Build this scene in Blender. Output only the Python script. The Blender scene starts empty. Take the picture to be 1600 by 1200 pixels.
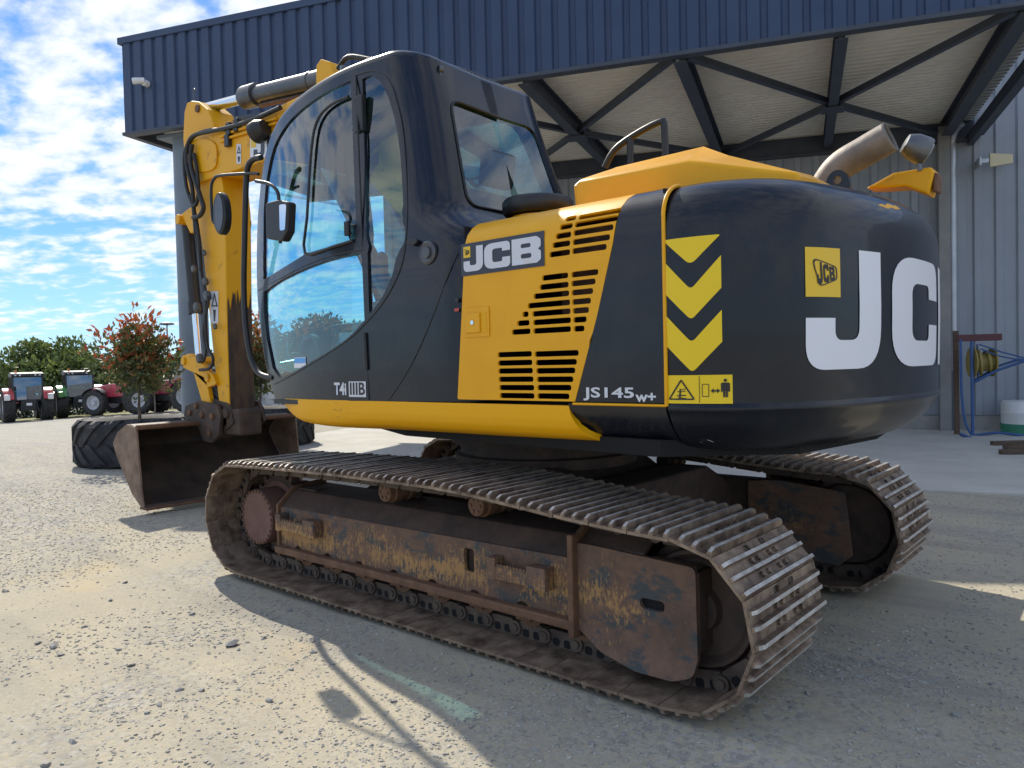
import bpy, bmesh, math, random
import numpy as np
from mathutils import Vector, Matrix
from mathutils.geometry import delaunay_2d_cdt
random.seed(7); RNG = np.random.default_rng(11)
SC = bpy.context.scene; COL = SC.collection
# ------------------------------------------------------------------ camera
CAM_POS = Vector((-3.097, 3.917, 1.397)); YAW, PITCH, ROLL = map(math.radians, (-49.213, -1.547, -1.313))
FPX = 1176.5
_d = Vector((math.cos(YAW)*math.cos(PITCH), math.sin(YAW)*math.cos(PITCH), math.sin(PITCH)))
_r0 = Vector((math.sin(YAW), -math.cos(YAW), 0)); _u0 = _r0.cross(_d)
_r = math.cos(ROLL)*_r0 + math.sin(ROLL)*_u0; _u = _r.cross(_d)
cam_data = bpy.data.cameras.new('camera'); cam = bpy.data.objects.new('camera', cam_data); COL.objects.link(cam)
cam_data.sensor_width = 36.0; cam_data.lens = 36.0*FPX/1600.0; cam_data.clip_end = 3000; cam_data.clip_start = .05
_m = Matrix((( _r.x, _u.x, -_d.x, CAM_POS.x), (_r.y, _u.y, -_d.y, CAM_POS.y), (_r.z, _u.z, -_d.z, CAM_POS.z), (0, 0, 0, 1)))
cam.matrix_world = _m; SC.camera = cam
# ------------------------------------------------------------------ light
SUN_AZ, SUN_EL = -20.0, 43.3
S = Vector((math.cos(math.radians(SUN_AZ))*math.cos(math.radians(SUN_EL)), math.sin(math.radians(SUN_AZ))*math.cos(math.radians(SUN_EL)), math.sin(math.radians(SUN_EL))))
sun = bpy.data.lights.new('sun', 'SUN'); sun.energy = 3.7; sun.angle = math.radians(.5); sun.color = (1, .93, .80)
so = bpy.data.objects.new('sun', sun); COL.objects.link(so); so.rotation_euler = (-S).to_track_quat('-Z', 'Y').to_euler(); so.location = (20, -10, 30)
SC.view_settings.view_transform = 'Standard'; SC.view_settings.look = 'None'; SC.view_settings.exposure = .56; SC.view_settings.gamma = 1
SC.view_settings.use_curve_mapping = False
SC.cycles.max_bounces = 8; SC.cycles.transparent_max_bounces = 16; SC.cycles.caustics_reflective = False; SC.cycles.caustics_refractive = False
def make_world():
    w = bpy.data.worlds.new('World'); SC.world = w; w.use_nodes = True
    nt = w.node_tree; N = nt.nodes; L = nt.links; N.clear()
    out = N.new('ShaderNodeOutputWorld'); bg = N.new('ShaderNodeBackground'); bg.inputs['Strength'].default_value = .15
    sky = N.new('ShaderNodeTexSky'); sky.sky_type = 'NISHITA'; sky.sun_disc = False
    sky.sun_elevation = math.radians(SUN_EL); sky.sun_rotation = math.radians(90-SUN_AZ); sky.air_density = 1.0; sky.dust_density = .05; sky.ozone_density = 3.0
    tc = N.new('ShaderNodeTexCoord'); sep = N.new('ShaderNodeSeparateXYZ'); L.new(tc.outputs['Generated'], sep.inputs[0])
    def mth(op, a, b=None, c=None):
        n = N.new('ShaderNodeMath'); n.operation = op
        for i, v in enumerate((a, b, c)):
            if v is None: continue
            if isinstance(v, (int, float)): n.inputs[i].default_value = v
            else: L.new(v, n.inputs[i])
        return n.outputs[0]
    zc = mth('ADD', mth('MAXIMUM', sep.outputs['Z'], 0.0), .10)
    px, py = mth('DIVIDE', sep.outputs['X'], zc), mth('DIVIDE', sep.outputs['Y'], zc)
    cmb = N.new('ShaderNodeCombineXYZ'); L.new(px, cmb.inputs[0]); L.new(py, cmb.inputs[1])
    mp = N.new('ShaderNodeMapping'); L.new(cmb.outputs[0], mp.inputs[0]); mp.inputs['Rotation'].default_value = (0, 0, math.radians(35)); mp.inputs['Scale'].default_value = (1.0, 1.5, 1); mp.inputs['Location'].default_value = (3.1, 1.7, 0)
    def noise(scale, det, rough, dist=0):
        n = N.new('ShaderNodeTexNoise'); L.new(mp.outputs[0], n.inputs['Vector']); n.inputs['Scale'].default_value = scale; n.inputs['Detail'].default_value = det
        n.inputs['Roughness'].default_value = rough; n.inputs['Distortion'].default_value = dist; return n.outputs['Fac']
    big, fine = noise(.55, 3, .5), noise(4.2, 10, .56, .15)
    v = mth('ADD', mth('MULTIPLY', big, .58), mth('MULTIPLY', fine, .68))
    v = mth('SUBTRACT', v, mth('MULTIPLY', mth('SUBTRACT', 1.0, mth('MINIMUM', mth('MULTIPLY', sep.outputs['Z'], 9.0), 1.0)), .20))
    mr = N.new('ShaderNodeMapRange'); mr.interpolation_type = 'SMOOTHERSTEP'; L.new(v, mr.inputs['Value']); mr.inputs['From Min'].default_value = .50; mr.inputs['From Max'].default_value = .73
    mr.inputs['To Max'].default_value = .95
    tint = N.new('ShaderNodeMix'); tint.data_type = 'RGBA'; tint.blend_type = 'MULTIPLY'; tint.inputs[0].default_value = 1.0
    L.new(sky.outputs[0], tint.inputs[6]); tint.inputs[7].default_value = (.60, .82, 1.06, 1)
    gr = N.new('ShaderNodeValToRGB'); L.new(sep.outputs['Z'], gr.inputs[0]); e = gr.color_ramp.elements
    e[0].position = 0.0; e[0].color = (2.3, 3.3, 4.3, 1); e[1].position = 1.0; e[1].color = (.32, .95, 2.6, 1)
    for p_, c_ in ((.07, (1.6, 2.85, 4.25)), (.18, (.85, 2.05, 3.95)), (.38, (.48, 1.45, 3.4))): q_ = e.new(p_); q_.color = (*c_, 1)
    bl = N.new('ShaderNodeMix'); bl.data_type = 'RGBA'; bl.inputs[0].default_value = .75; L.new(tint.outputs[2], bl.inputs[6]); L.new(gr.outputs[0], bl.inputs[7])
    cl = N.new('ShaderNodeMix'); cl.data_type = 'RGBA'; L.new(fine, cl.inputs[0]); cl.inputs[6].default_value = (3.7, 4.0, 4.5, 1); cl.inputs[7].default_value = (5.6, 5.7, 5.8, 1)
    mx = N.new('ShaderNodeMix'); mx.data_type = 'RGBA'; L.new(mr.outputs[0], mx.inputs[0]); L.new(bl.outputs[2], mx.inputs[6]); L.new(cl.outputs[2], mx.inputs[7])
    L.new(mx.outputs[2], bg.inputs['Color']); L.new(bg.outputs[0], out.inputs[0])
make_world()
# ------------------------------------------------------------------ tracing helpers: sight line through a point of the survey photo met with a real plane
def ray(px, py): return _d + _r*((px-800)/FPX) - _u*((py-600)/FPX)
def onp(px, py, ax, val):
    v = ray(px, py); return CAM_POS + v*((val-CAM_POS[ax])/v[ax])
def xz(px, py, Y): p = onp(px, py, 1, Y); return (p.x, p.z)
def xzs(pts, Y): return [xz(a, b, Y) for a, b in pts]
def gz(x, y):
    s = np.maximum(0, np.asarray(x, float)-14); return -.04*s - .02*(np.asarray(y, float)+10)*np.minimum(1, s/30)
def gpt(px, py):
    v = ray(px, py); t = 5.0
    while t < 400:
        p = CAM_POS+v*t
        if p.z <= float(gz(p.x, p.y)): return p
        t += .1
    return CAM_POS+v*60
# ------------------------------------------------------------------ materials
def newmat(name):
    m = bpy.data.materials.new(name); m.use_nodes = True; nt = m.node_tree
    return m, nt, nt.nodes['Principled BSDF']
def mat(name, c1, c2=None, scale=6.0, rough=.5, metal=0.0, bump=0.0, bscale=None, det=5, lo=.35, hi=.65, coat=0.0, stretch=(1, 1, 1), rvar=0.0, spec=.5, rnd=False):
    m, nt, b = newmat(name); N, L = nt.nodes, nt.links
    b.inputs['Roughness'].default_value = rough; b.inputs['Metallic'].default_value = metal; b.inputs['Coat Weight'].default_value = coat; b.inputs['Coat Roughness'].default_value = .06
    b.inputs['Specular IOR Level'].default_value = spec
    b.inputs['Base Color'].default_value = (*c1, 1)
    if c2 is None and not bump: return m
    tc = N.new('ShaderNodeTexCoord'); mp = N.new('ShaderNodeMapping'); mp.inputs['Scale'].default_value = stretch; L.new(tc.outputs['Object'], mp.inputs[0])
    if rnd:
        oi = N.new('ShaderNodeObjectInfo'); ml = N.new('ShaderNodeMath'); ml.operation = 'MULTIPLY'; ml.inputs[1].default_value = 37.0
        L.new(oi.outputs['Random'], ml.inputs[0]); L.new(ml.outputs[0], mp.inputs['Location'])
    n = N.new('ShaderNodeTexNoise'); L.new(mp.outputs[0], n.inputs['Vector']); n.inputs['Scale'].default_value = scale; n.inputs['Detail'].default_value = det; n.inputs['Roughness'].default_value = .62
    if c2 is not None:
        mr = N.new('ShaderNodeMapRange'); L.new(n.outputs['Fac'], mr.inputs['Value']); mr.inputs['From Min'].default_value = lo; mr.inputs['From Max'].default_value = hi
        mx = N.new('ShaderNodeMix'); mx.data_type = 'RGBA'; mx.inputs[6].default_value = (*c1, 1); mx.inputs[7].default_value = (*c2, 1); L.new(mr.outputs[0], mx.inputs[0]); L.new(mx.outputs[2], b.inputs['Base Color'])
    if rvar:
        r = N.new('ShaderNodeMapRange'); L.new(n.outputs['Fac'], r.inputs['Value']); r.inputs['To Min'].default_value = max(0, rough-rvar); r.inputs['To Max'].default_value = rough+rvar; L.new(r.outputs[0], b.inputs['Roughness'])
    if bump:
        n2 = N.new('ShaderNodeTexNoise'); L.new(mp.outputs[0], n2.inputs['Vector']); n2.inputs['Scale'].default_value = bscale or scale*4; n2.inputs['Detail'].default_value = 4
        bp = N.new('ShaderNodeBump'); bp.inputs['Strength'].default_value = bump; bp.inputs['Distance'].default_value = .01; L.new(n2.outputs['Fac'], bp.inputs['Height']); L.new(bp.outputs[0], b.inputs['Normal'])
    return m
M = {}
M['navy'] = mat('dark_paint', (.006, .008, .015), (.021, .022, .027), 4, .27, coat=.3, rvar=.07, bump=.025, bscale=3, spec=.3, lo=.45, hi=.85, det=10)
M['cw'] = mat('counterweight_paint', (.006, .008, .014), (.025, .026, .029), 3.0, .31, coat=.25, rvar=.10, bump=.05, bscale=4, spec=.28, lo=.45, hi=.9, det=11)
M['yellow'] = mat('yellow_paint', (.82, .40, .001), (.78, .36, .001), 4, .38, coat=.12, rvar=.05, spec=.3)
M['yellow_worn'] = mat('worn_yellow_paint', (.78, .38, .004), (.32, .14, .03), 7, .45, spec=.3, lo=.60, hi=.75, bump=.08, det=9)
M['yellow_skirt'] = mat('scuffed_yellow_paint', (.82, .40, .002), (.42, .18, .02), 9, .42, spec=.3, lo=.64, hi=.72, det=10, stretch=(.6, 1, 2.2))
M['black'] = mat('black_plastic', (.012, .012, .013), (.022, .022, .023), 10, .45, rvar=.1)
M['rubber'] = mat('rubber', (.018, .018, .019), (.05, .048, .045), 6, .75, bump=.15, rnd=True)
M['tyre_dusty'] = mat('dusty_rubber', (.022, .022, .025), (.075, .072, .068), 5, .8, bump=.2, lo=.45, hi=.75)
M['hose'] = mat('hose', (.014, .014, .015), None, rough=.5)
M['chrome'] = mat('chrome', (.75, .76, .78), None, rough=.12, metal=1)
M['steel_grey'] = mat('grey_steel', (.10, .105, .115), (.16, .165, .17), 8, .4, metal=.6)
M['ram'] = mat('ram_paint', (.06, .065, .075), (.10, .10, .11), 8, .32, metal=.4)
M['rust'] = mat('rust', (.105, .052, .030), (.19, .10, .055), 9, .8, bump=.35, det=8, rnd=True)
M['rust_dark'] = mat('dark_rust', (.045, .030, .024), (.095, .06, .042), 7, .75, bump=.35, det=8, rnd=True)
M['grouser'] = mat('worn_shoe_steel', (.11, .074, .054), (.35, .26, .185), 11, .5, metal=.35, bump=.4, det=9, rnd=True, rvar=.12)
M['ridge'] = mat('polished_ridge_steel', (.34, .31, .28), (.60, .575, .54), 16, .45, metal=.3, bump=.3, rnd=True)
M['link'] = mat('muddy_link_steel', (.060, .042, .032), (.13, .095, .07), 10, .75, bump=.4, rnd=True)
M['rust_brown'] = mat('brown_cover', (.125, .062, .048), (.17, .092, .072), 10, .75, bump=.25)
M['hole'] = mat('dark_interior', (.006, .006, .007), None, rough=.9)
M['radiator'] = mat('radiator', (.10, .045, .025), (.03, .02, .015), 14, .8, bump=.3)
M['white_decal'] = mat('white_vinyl', (.74, .75, .80), None, rough=.35)
M['silver_decal'] = mat('silver_vinyl', (.62, .63, .68), None, rough=.35)
M['yellow_decal'] = mat('yellow_vinyl', (.82, .57, .004), None, rough=.4)
M['badge_yellow'] = mat('badge_vinyl', (.78, .50, .02), None, rough=.4)
M['navy_decal'] = mat('navy_vinyl', (.030, .035, .055), None, rough=.4)
M['black_decal'] = mat('black_vinyl', (.012, .011, .012), None, rough=.4)
M['red_decal'] = mat('red_vinyl', (.45, .06, .04), None, rough=.5)
M['blue_decal'] = mat('blue_vinyl', (.10, .35, .75), None, rough=.4)
M['seat'] = mat('seat_fabric', (.02, .022, .026), (.035, .036, .04), 20, .85)
M['interior'] = mat('cab_trim', (.075, .08, .085), (.10, .10, .105), 6, .7)
M['jacket'] = mat('beige_cloth', (.50, .42, .28), (.36, .28, .16), 12, .9)
M['fascia'] = mat('blue_cladding', (.032, .054, .112), (.042, .068, .134), .9, .45, spec=.35, rnd=True)
M['bluesteel'] = mat('blue_grey_steel', (.040, .050, .072), (.050, .062, .086), 3, .5)
M['soffit'] = mat('cream_sheet', (.78, .76, .70), (.72, .70, .64), 2.0, .5)
M['wall'] = mat('grey_cladding', (.25, .275, .315), (.29, .315, .35), .9, .45, rnd=True)
M['pipe'] = mat('galvanised_pipe', (.48, .50, .53), (.40, .42, .45), 5, .35, metal=.4)
M['pole'] = mat('painted_column', (.15, .185, .225), (.18, .215, .25), 3, .5, bump=.04)
M['concrete'] = mat('concrete', (.52, .50, .45), (.43, .415, .375), 1.6, .9, bump=.1, bscale=30, det=8)
M['plinth'] = mat('plinth', (.34, .33, .31), (.26, .25, .24), 3, .9, bump=.1)
M['bark'] = mat('bark', (.10, .075, .055), (.17, .14, .11), 14, .9, bump=.3)
M['rim'] = mat('wheel_rim', (.55, .56, .58), (.45, .46, .48), 4, .4)
M['white'] = mat('white_paint', (.78, .78, .76), (.68, .68, .66), 3, .45)
M['green_paint'] = mat('green_tank', (.04, .22, .13), None, rough=.5)
M['blueframe'] = mat('blue_frame', (.025, .075, .22), (.035, .10, .26), 8, .45)
M['hosereel'] = mat('yellow_hose', (.36, .28, .07), (.22, .17, .05), 25, .6, stretch=(1, 1, 8))
M['stick_rust_shade'] = mat('stick_rust_shade', (.030, .022, .018), (.12, .065, .032), 9, .7, bump=.25, det=9, stretch=(1, 1, .35))  # brown-black carries the shade on the stick's lower back, lighter brown its rust
M['cream_pipe'] = mat('cream_pipe', (.55, .48, .32), (.40, .32, .18), 10, .6)
M['wood'] = mat('old_timber', (.13, .085, .055), (.08, .055, .04), 8, .9, stretch=(1, 8, 8))
M['maroon'] = mat('maroon_bar', (.10, .03, .035), None, rough=.6)
M['stone'] = mat('grey_stone', (.22, .215, .205), (.38, .365, .335), 9, .9, bump=.3, rnd=True)
M['gravel'] = mat('loose_gravel', (.28, .265, .24), (.46, .435, .375), 11, .95)
M['amber'] = mat('amber_lens', (.75, .18, .02), None, rough=.2)
M['lens'] = mat('lamp_lens', (.5, .5, .52), None, rough=.1)
def glass(name, tint, refl=.06, body=0.0):
    m, nt, b = newmat(name); N, L = nt.nodes, nt.links; N.remove(b)
    out = N['Material Output']; t = N.new('ShaderNodeBsdfTransparent'); t.inputs[0].default_value = (*tint, 1)
    g = N.new('ShaderNodeBsdfGlossy'); g.inputs['Roughness'].default_value = .01; g.inputs['Color'].default_value = (.95, .97, 1, 1)
    f = N.new('ShaderNodeFresnel'); geo = N.new('ShaderNodeNewGeometry'); io = N.new('ShaderNodeMath'); io.operation = 'MULTIPLY_ADD'; io.inputs[1].default_value = 1/1.52-1.52; io.inputs[2].default_value = 1.52; L.new(geo.outputs['Backfacing'], io.inputs[0]); L.new(io.outputs[0], f.inputs['IOR'])
    a = N.new('ShaderNodeMath'); a.operation = 'MULTIPLY_ADD'; a.inputs[1].default_value = 1.25; a.inputs[2].default_value = refl; L.new(f.outputs[0], a.inputs[0])
    mx = N.new('ShaderNodeMixShader'); L.new(a.outputs[0], mx.inputs[0]); L.new(t.outputs[0], mx.inputs[1]); L.new(g.outputs[0], mx.inputs[2]); L.new(mx.outputs[0], out.inputs[0])
    return m
M['glass'] = glass('tinted_glass', (.46, .77, .83), .045); M['tractor_glass'] = glass('tractor_glass', (.16, .34, .40), .16)
def frame_mat():
    m, nt, b = newmat('flaking_frame_paint'); N, L = nt.nodes, nt.links
    tc = N.new('ShaderNodeTexCoord'); sep = N.new('ShaderNodeSeparateXYZ'); L.new(tc.outputs['Object'], sep.inputs[0])
    def noise(s, d, st=(1, 1, 1)):
        mp = N.new('ShaderNodeMapping'); mp.inputs['Scale'].default_value = st; L.new(tc.outputs['Object'], mp.inputs[0])
        n = N.new('ShaderNodeTexNoise'); L.new(mp.outputs[0], n.inputs['Vector']); n.inputs['Scale'].default_value = s; n.inputs['Detail'].default_value = d; n.inputs['Roughness'].default_value = .7; return n.outputs['Fac']
    def mix(f, a, bb):
        x = N.new('ShaderNodeMix'); x.data_type = 'RGBA'; L.new(f, x.inputs[0])
        for i, c in ((6, a), (7, bb)):
            if isinstance(c, tuple): x.inputs[i].default_value = (*c, 1)
            else: L.new(c, x.inputs[i])
        return x.outputs[2]
    def rng(v, lo, hi):
        r = N.new('ShaderNodeMapRange'); L.new(v, r.inputs[0]); r.inputs[1].default_value = lo; r.inputs[2].default_value = hi; return r.outputs[0]
    base = mix(rng(noise(7, 8), .35, .65), (.10, .060, .042), (.19, .105, .066))
    grey = mix(rng(noise(5, 6, (1, 1, 1.6)), .50, .58), base, (.055, .06, .062))
    # flaked paint that is left on the middle height of the plates, scratched away in short strokes
    add = N.new('ShaderNodeMath'); add.operation = 'MULTIPLY_ADD'; L.new(noise(85, 12, (1, 1, .34)), add.inputs[0]); add.inputs[1].default_value = 1.35
    band = N.new('ShaderNodeMath'); band.operation = 'SUBTRACT'; L.new(sep.outputs['Z'], band.inputs[0]); band.inputs[1].default_value = .335
    ab = N.new('ShaderNodeMath'); ab.operation = 'ABSOLUTE'; L.new(band.outputs[0], ab.inputs[0])
    n3 = N.new('ShaderNodeMath'); n3.operation = 'MULTIPLY_ADD'; L.new(ab.outputs[0], n3.inputs[0]); n3.inputs[1].default_value = -1.5; L.new(noise(3.2, 5, (1, 1, 1.5)), n3.inputs[2])
    rx = N.new('ShaderNodeMath'); rx.operation = 'MULTIPLY_ADD'; L.new(rng(sep.outputs['X'], -1.32, -1.60), rx.inputs[0]); rx.inputs[1].default_value = -.30; L.new(n3.outputs[0], rx.inputs[2]); L.new(rx.outputs[0], add.inputs[2])
    col = mix(rng(add.outputs[0], 1.09, 1.24), grey, (.37, .205, .075))
    L.new(col, b.inputs['Base Color']); b.inputs['Roughness'].default_value = .75
    bp = N.new('ShaderNodeBump'); bp.inputs['Strength'].default_value = .3; bp.inputs['Distance'].default_value = .008; L.new(noise(30, 6), bp.inputs['Height']); L.new(bp.outputs[0], b.inputs['Normal'])
    return m
M['frame'] = frame_mat()
def ground_mat():
    m, nt, b = newmat('yard_ground'); N, L = nt.nodes, nt.links
    tc = N.new('ShaderNodeTexCoord')
    def noise(s, d, r=.6):
        n = N.new('ShaderNodeTexNoise'); L.new(tc.outputs['Object'], n.inputs['Vector']); n.inputs['Scale'].default_value = s; n.inputs['Detail'].default_value = d; n.inputs['Roughness'].default_value = r; return n.outputs['Fac']
    def vor(s, feat='F1'):
        n = N.new('ShaderNodeTexVoronoi'); L.new(tc.outputs['Object'], n.inputs['Vector']); n.inputs['Scale'].default_value = s; n.feature = feat; return n
    def rng(v, lo, hi):
        r = N.new('ShaderNodeMapRange'); L.new(v, r.inputs[0]); r.inputs[1].default_value = lo; r.inputs[2].default_value = hi; return r.outputs[0]
    def mix(f, a, bb):
        x = N.new('ShaderNodeMix'); x.data_type = 'RGBA'; L.new(f, x.inputs[0])
        for i, c in ((6, a), (7, bb)):
            if isinstance(c, tuple): x.inputs[i].default_value = (*c, 1)
            else: L.new(c, x.inputs[i])
        return x.outputs[2]
    sand = mix(rng(noise(1.3, 6), .35, .65), (.42, .375, .285), (.47, .415, .305))
    sand = mix(rng(noise(.8, 5), .56, .70), sand, (.50, .41, .26))
    mpn = N.new('ShaderNodeMapping'); mpn.inputs['Rotation'].default_value = (0, 0, math.radians(28)); mpn.inputs['Scale'].default_value = (.22, 1.5, 1); L.new(tc.outputs['Object'], mpn.inputs[0])
    ln_ = N.new('ShaderNodeTexNoise'); L.new(mpn.outputs[0], ln_.inputs['Vector']); ln_.inputs['Scale'].default_value = 1.6; ln_.inputs['Detail'].default_value = 5
    sand = mix(rng(ln_.outputs['Fac'], .50, .66), sand, (.33, .30, .245))
    v = vor(38); vs = N.new('ShaderNodeSeparateColor'); L.new(v.outputs['Color'], vs.inputs[0])
    stone = mix(vs.outputs[0], (.24, .235, .22), (.47, .45, .40))
    far = N.new('ShaderNodeSeparateXYZ'); L.new(tc.outputs['Object'], far.inputs[0])
    cov = N.new('ShaderNodeMath'); cov.operation = 'MULTIPLY_ADD'; L.new(rng(far.outputs[0], 1.5, 8.0), cov.inputs[0]); cov.inputs[1].default_value = .26; L.new(noise(.55, 5), cov.inputs[2])
    k = N.new('ShaderNodeMath'); k.operation = 'MULTIPLY'; L.new(rng(cov.outputs[0], .46, .66), k.inputs[0]); L.new(rng(vs.outputs[1], .25, .5), k.inputs[1])
    col = mix(k.outputs[0], sand, stone)
    fine = rng(noise(55, 5, .7), .25, .75); col2 = N.new('ShaderNodeMix'); col2.data_type = 'RGBA'; col2.blend_type = 'MULTIPLY'; col2.inputs[0].default_value = .55
    L.new(col, col2.inputs[6]); g = mix(fine, (.62, .62, .62), (1.12, 1.12, 1.12)); L.new(g, col2.inputs[7])
    L.new(col2.outputs[2], b.inputs['Base Color']); b.inputs['Roughness'].default_value = .95; b.inputs['Specular IOR Level'].default_value = .2
    h = N.new('ShaderNodeMath'); h.operation = 'MULTIPLY_ADD'; L.new(noise(42, 6, .7), h.inputs[0]); h.inputs[1].default_value = .6
    h2 = N.new('ShaderNodeMath'); h2.operation = 'MULTIPLY'; L.new(rng(v.outputs['Distance'], .35, .0), h2.inputs[0]); L.new(k.outputs[0], h2.inputs[1]); L.new(h2.outputs[0], h.inputs[2])
    bp = N.new('ShaderNodeBump'); bp.inputs['Strength'].default_value = .55; bp.inputs['Distance'].default_value = .016; L.new(h.outputs[0], bp.inputs['Height']); L.new(bp.outputs[0], b.inputs['Normal'])
    return m
M['ground'] = ground_mat()
def leaf_mat(name, stops, rough=.5):
    m, nt, b = newmat(name); N, L = nt.nodes, nt.links
    at = N.new('ShaderNodeAttribute'); at.attribute_name = 'tone'
    cr = N.new('ShaderNodeValToRGB'); e = cr.color_ramp.elements
    e[0].position, e[0].color = stops[0][0], (*stops[0][1], 1); e[1].position, e[1].color = stops[-1][0], (*stops[-1][1], 1)
    for p, c in stops[1:-1]:
        q = e.new(p); q.color = (*c, 1)
    L.new(at.outputs['Fac'], cr.inputs[0]); L.new(cr.outputs[0], b.inputs['Base Color']); b.inputs['Roughness'].default_value = rough
    tr = N.new('ShaderNodeBsdfTranslucent'); L.new(cr.outputs[0], tr.inputs[0]); mx = N.new('ShaderNodeMixShader'); mx.inputs[0].default_value = .35
    L.new(b.outputs[0], mx.inputs[1]); L.new(tr.outputs[0], mx.inputs[2]); L.new(mx.outputs[0], N['Material Output'].inputs[0])
    return m
M['leaf_green'] = leaf_mat('green_leaves', [(0, (.045, .075, .025)), (.5, (.11, .155, .042)), (1, (.23, .26, .07))])
M['leaf_dark'] = leaf_mat('dark_leaves', [(0, (.012, .028, .014)), (.6, (.03, .055, .025)), (1, (.06, .09, .035))])
M['leaf_olive'] = leaf_mat('olive_leaves', [(0, (.06, .09, .035)), (1, (.20, .22, .085))])
M['leaf_photinia'] = leaf_mat('photinia_leaves', [(0, (.05, .085, .03)), (.55, (.13, .16, .055)), (.8, (.28, .18, .06)), (1, (.36, .14, .05))])
M['leaf_red'] = leaf_mat('red_young_leaves', [(0, (.32, .07, .035)), (.5, (.45, .12, .04)), (1, (.55, .24, .06))])
# ------------------------------------------------------------------ mesh builder
class MB:
    def __init__(s): s.v = []; s.f = []; s.mi = []; s.cur = 0
    def add(s, v, f):
        o = len(s.v); s.v += [tuple(p) for p in v]; s.f += [tuple(i+o for i in q) for q in f]; s.mi += [s.cur]*len(f); return s
    def box(s, x0, x1, y0, y1, z0, z1, mtx=None):
        v = [(x, y, z) for x in (x0, x1) for y in (y0, y1) for z in (z0, z1)]
        if mtx is not None: v = [mtx @ Vector(p) for p in v]
        return s.add(v, [(0, 1, 3, 2), (4, 6, 7, 5), (0, 4, 5, 1), (2, 3, 7, 6), (0, 2, 6, 4), (1, 5, 7, 3)])
    def cyl(s, a, b, r0, r1=None, n=20, caps=True):
        a, b = Vector(a), Vector(b); r1 = r0 if r1 is None else r1; q = (b-a).to_track_quat('Z', 'Y'); v = []
        for c, r in ((a, r0), (b, r1)):
            v += [c + q @ Vector((r*math.cos(2*math.pi*k/n), r*math.sin(2*math.pi*k/n), 0)) for k in range(n)]
        f = [(k, (k+1) % n, n+(k+1) % n, n+k) for k in range(n)]
        if caps: f += [tuple(range(n-1, -1, -1)), tuple(range(n, 2*n))]
        return s.add(v, f)
    def lathe(s, c, axis, prof, n=24, caps=True):      # prof: (offset along axis, radius)
        c = Vector(c); q = Vector(axis).normalized().to_track_quat('Z', 'Y'); v = []
        for h, r in prof: v += [c + q @ Vector((r*math.cos(2*math.pi*k/n), r*math.sin(2*math.pi*k/n), h)) for k in range(n)]
        f = []
        for j in range(len(prof)-1): f += [(j*n+k, j*n+(k+1) % n, (j+1)*n+(k+1) % n, (j+1)*n+k) for k in range(n)]
        if caps and prof[0][1] > 1e-4: f.append(tuple(range(n-1, -1, -1)))
        if caps and prof[-1][1] > 1e-4: f.append(tuple(range((len(prof)-1)*n, len(prof)*n)))
        return s.add(v, f)
    def tube(s, pts, r, n=10, smooth=4, caps=True):
        P = [Vector(p) for p in pts]
        if smooth and len(P) > 2:
            Q = []
            for i in range(len(P)-1):
                p0, p1, p2, p3 = P[max(i-1, 0)], P[i], P[i+1], P[min(i+2, len(P)-1)]
                for k in range(smooth):
                    t = k/smooth; Q.append(.5*((2*p1)+(p2-p0)*t+(2*p0-5*p1+4*p2-p3)*t*t+(3*p1-p0-3*p2+p3)*t**3))
            P = Q+[P[-1]]
        v = []; up = None
        for i, p in enumerate(P):
            t = (P[min(i+1, len(P)-1)]-P[max(i-1, 0)]).normalized()
            if up is None: up = t.orthogonal().normalized()
            up = (up-t*up.dot(t)).normalized(); w = t.cross(up)
            v += [p+(up*math.cos(2*math.pi*k/n)+w*math.sin(2*math.pi*k/n))*r for k in range(n)]
        f = []
        for j in range(len(P)-1): f += [(j*n+k, j*n+(k+1) % n, (j+1)*n+(k+1) % n, (j+1)*n+k) for k in range(n)]
        if caps: f += [tuple(range(n-1, -1, -1)), tuple(range((len(P)-1)*n, len(P)*n))]
        return s.add(v, f)
    def prism(s, poly, y0, y1, plane='xz', mtx=None):
        n = len(poly)
        mk = {'xz': lambda a, b, h: (a, h, b), 'yz': lambda a, b, h: (h, a, b), 'xy': lambda a, b, h: (a, b, h)}[plane]
        v = [mk(a, b, y0) for a, b in poly]+[mk(a, b, y1) for a, b in poly]
        if mtx is not None: v = [mtx @ Vector(p) for p in v]
        return s.add(v, [tuple(range(n)), tuple(range(2*n-1, n-1, -1))]+[(k, n+k, n+(k+1) % n, (k+1) % n) for k in range(n)])
    def obj(s, name, mats, parent=None, smooth=False, bevel=0, seg=2, kind=None, label=None, fix=True):
        me = bpy.data.meshes.new(name); me.from_pydata(s.v, [], s.f)
        mats = mats if isinstance(mats, (list, tuple)) else [mats]
        for m in mats: me.materials.append(M[m] if isinstance(m, str) else m)
        me.polygons.foreach_set('material_index', s.mi)
        if fix:
            bm = bmesh.new(); bm.from_mesh(me); bmesh.ops.recalc_face_normals(bm, faces=bm.faces); bm.to_mesh(me); bm.free()
        o = bpy.data.objects.new(name, me); COL.objects.link(o)
        if parent: o.parent = parent
        if smooth:
            me.polygons.foreach_set('use_smooth', [True]*len(me.polygons)); me.set_sharp_from_angle(angle=math.radians(smooth if smooth > 1 else 40))
        if bevel:
            b = o.modifiers.new('bevel', 'BEVEL'); b.width = bevel; b.segments = seg; b.limit_method = 'ANGLE'; b.angle_limit = math.radians(35); b.harden_normals = False
        if kind: o['kind'] = kind
        if label: o['label'] = label
        return o
def thing(name, label, cat, loc=(0, 0, 0), rz=0, group=None):
    o = bpy.data.objects.new(name, None); COL.objects.link(o); o.location = loc; o.rotation_euler = (0, 0, rz); o.empty_display_size = .2
    return tag(o, label, cat, group)
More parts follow.
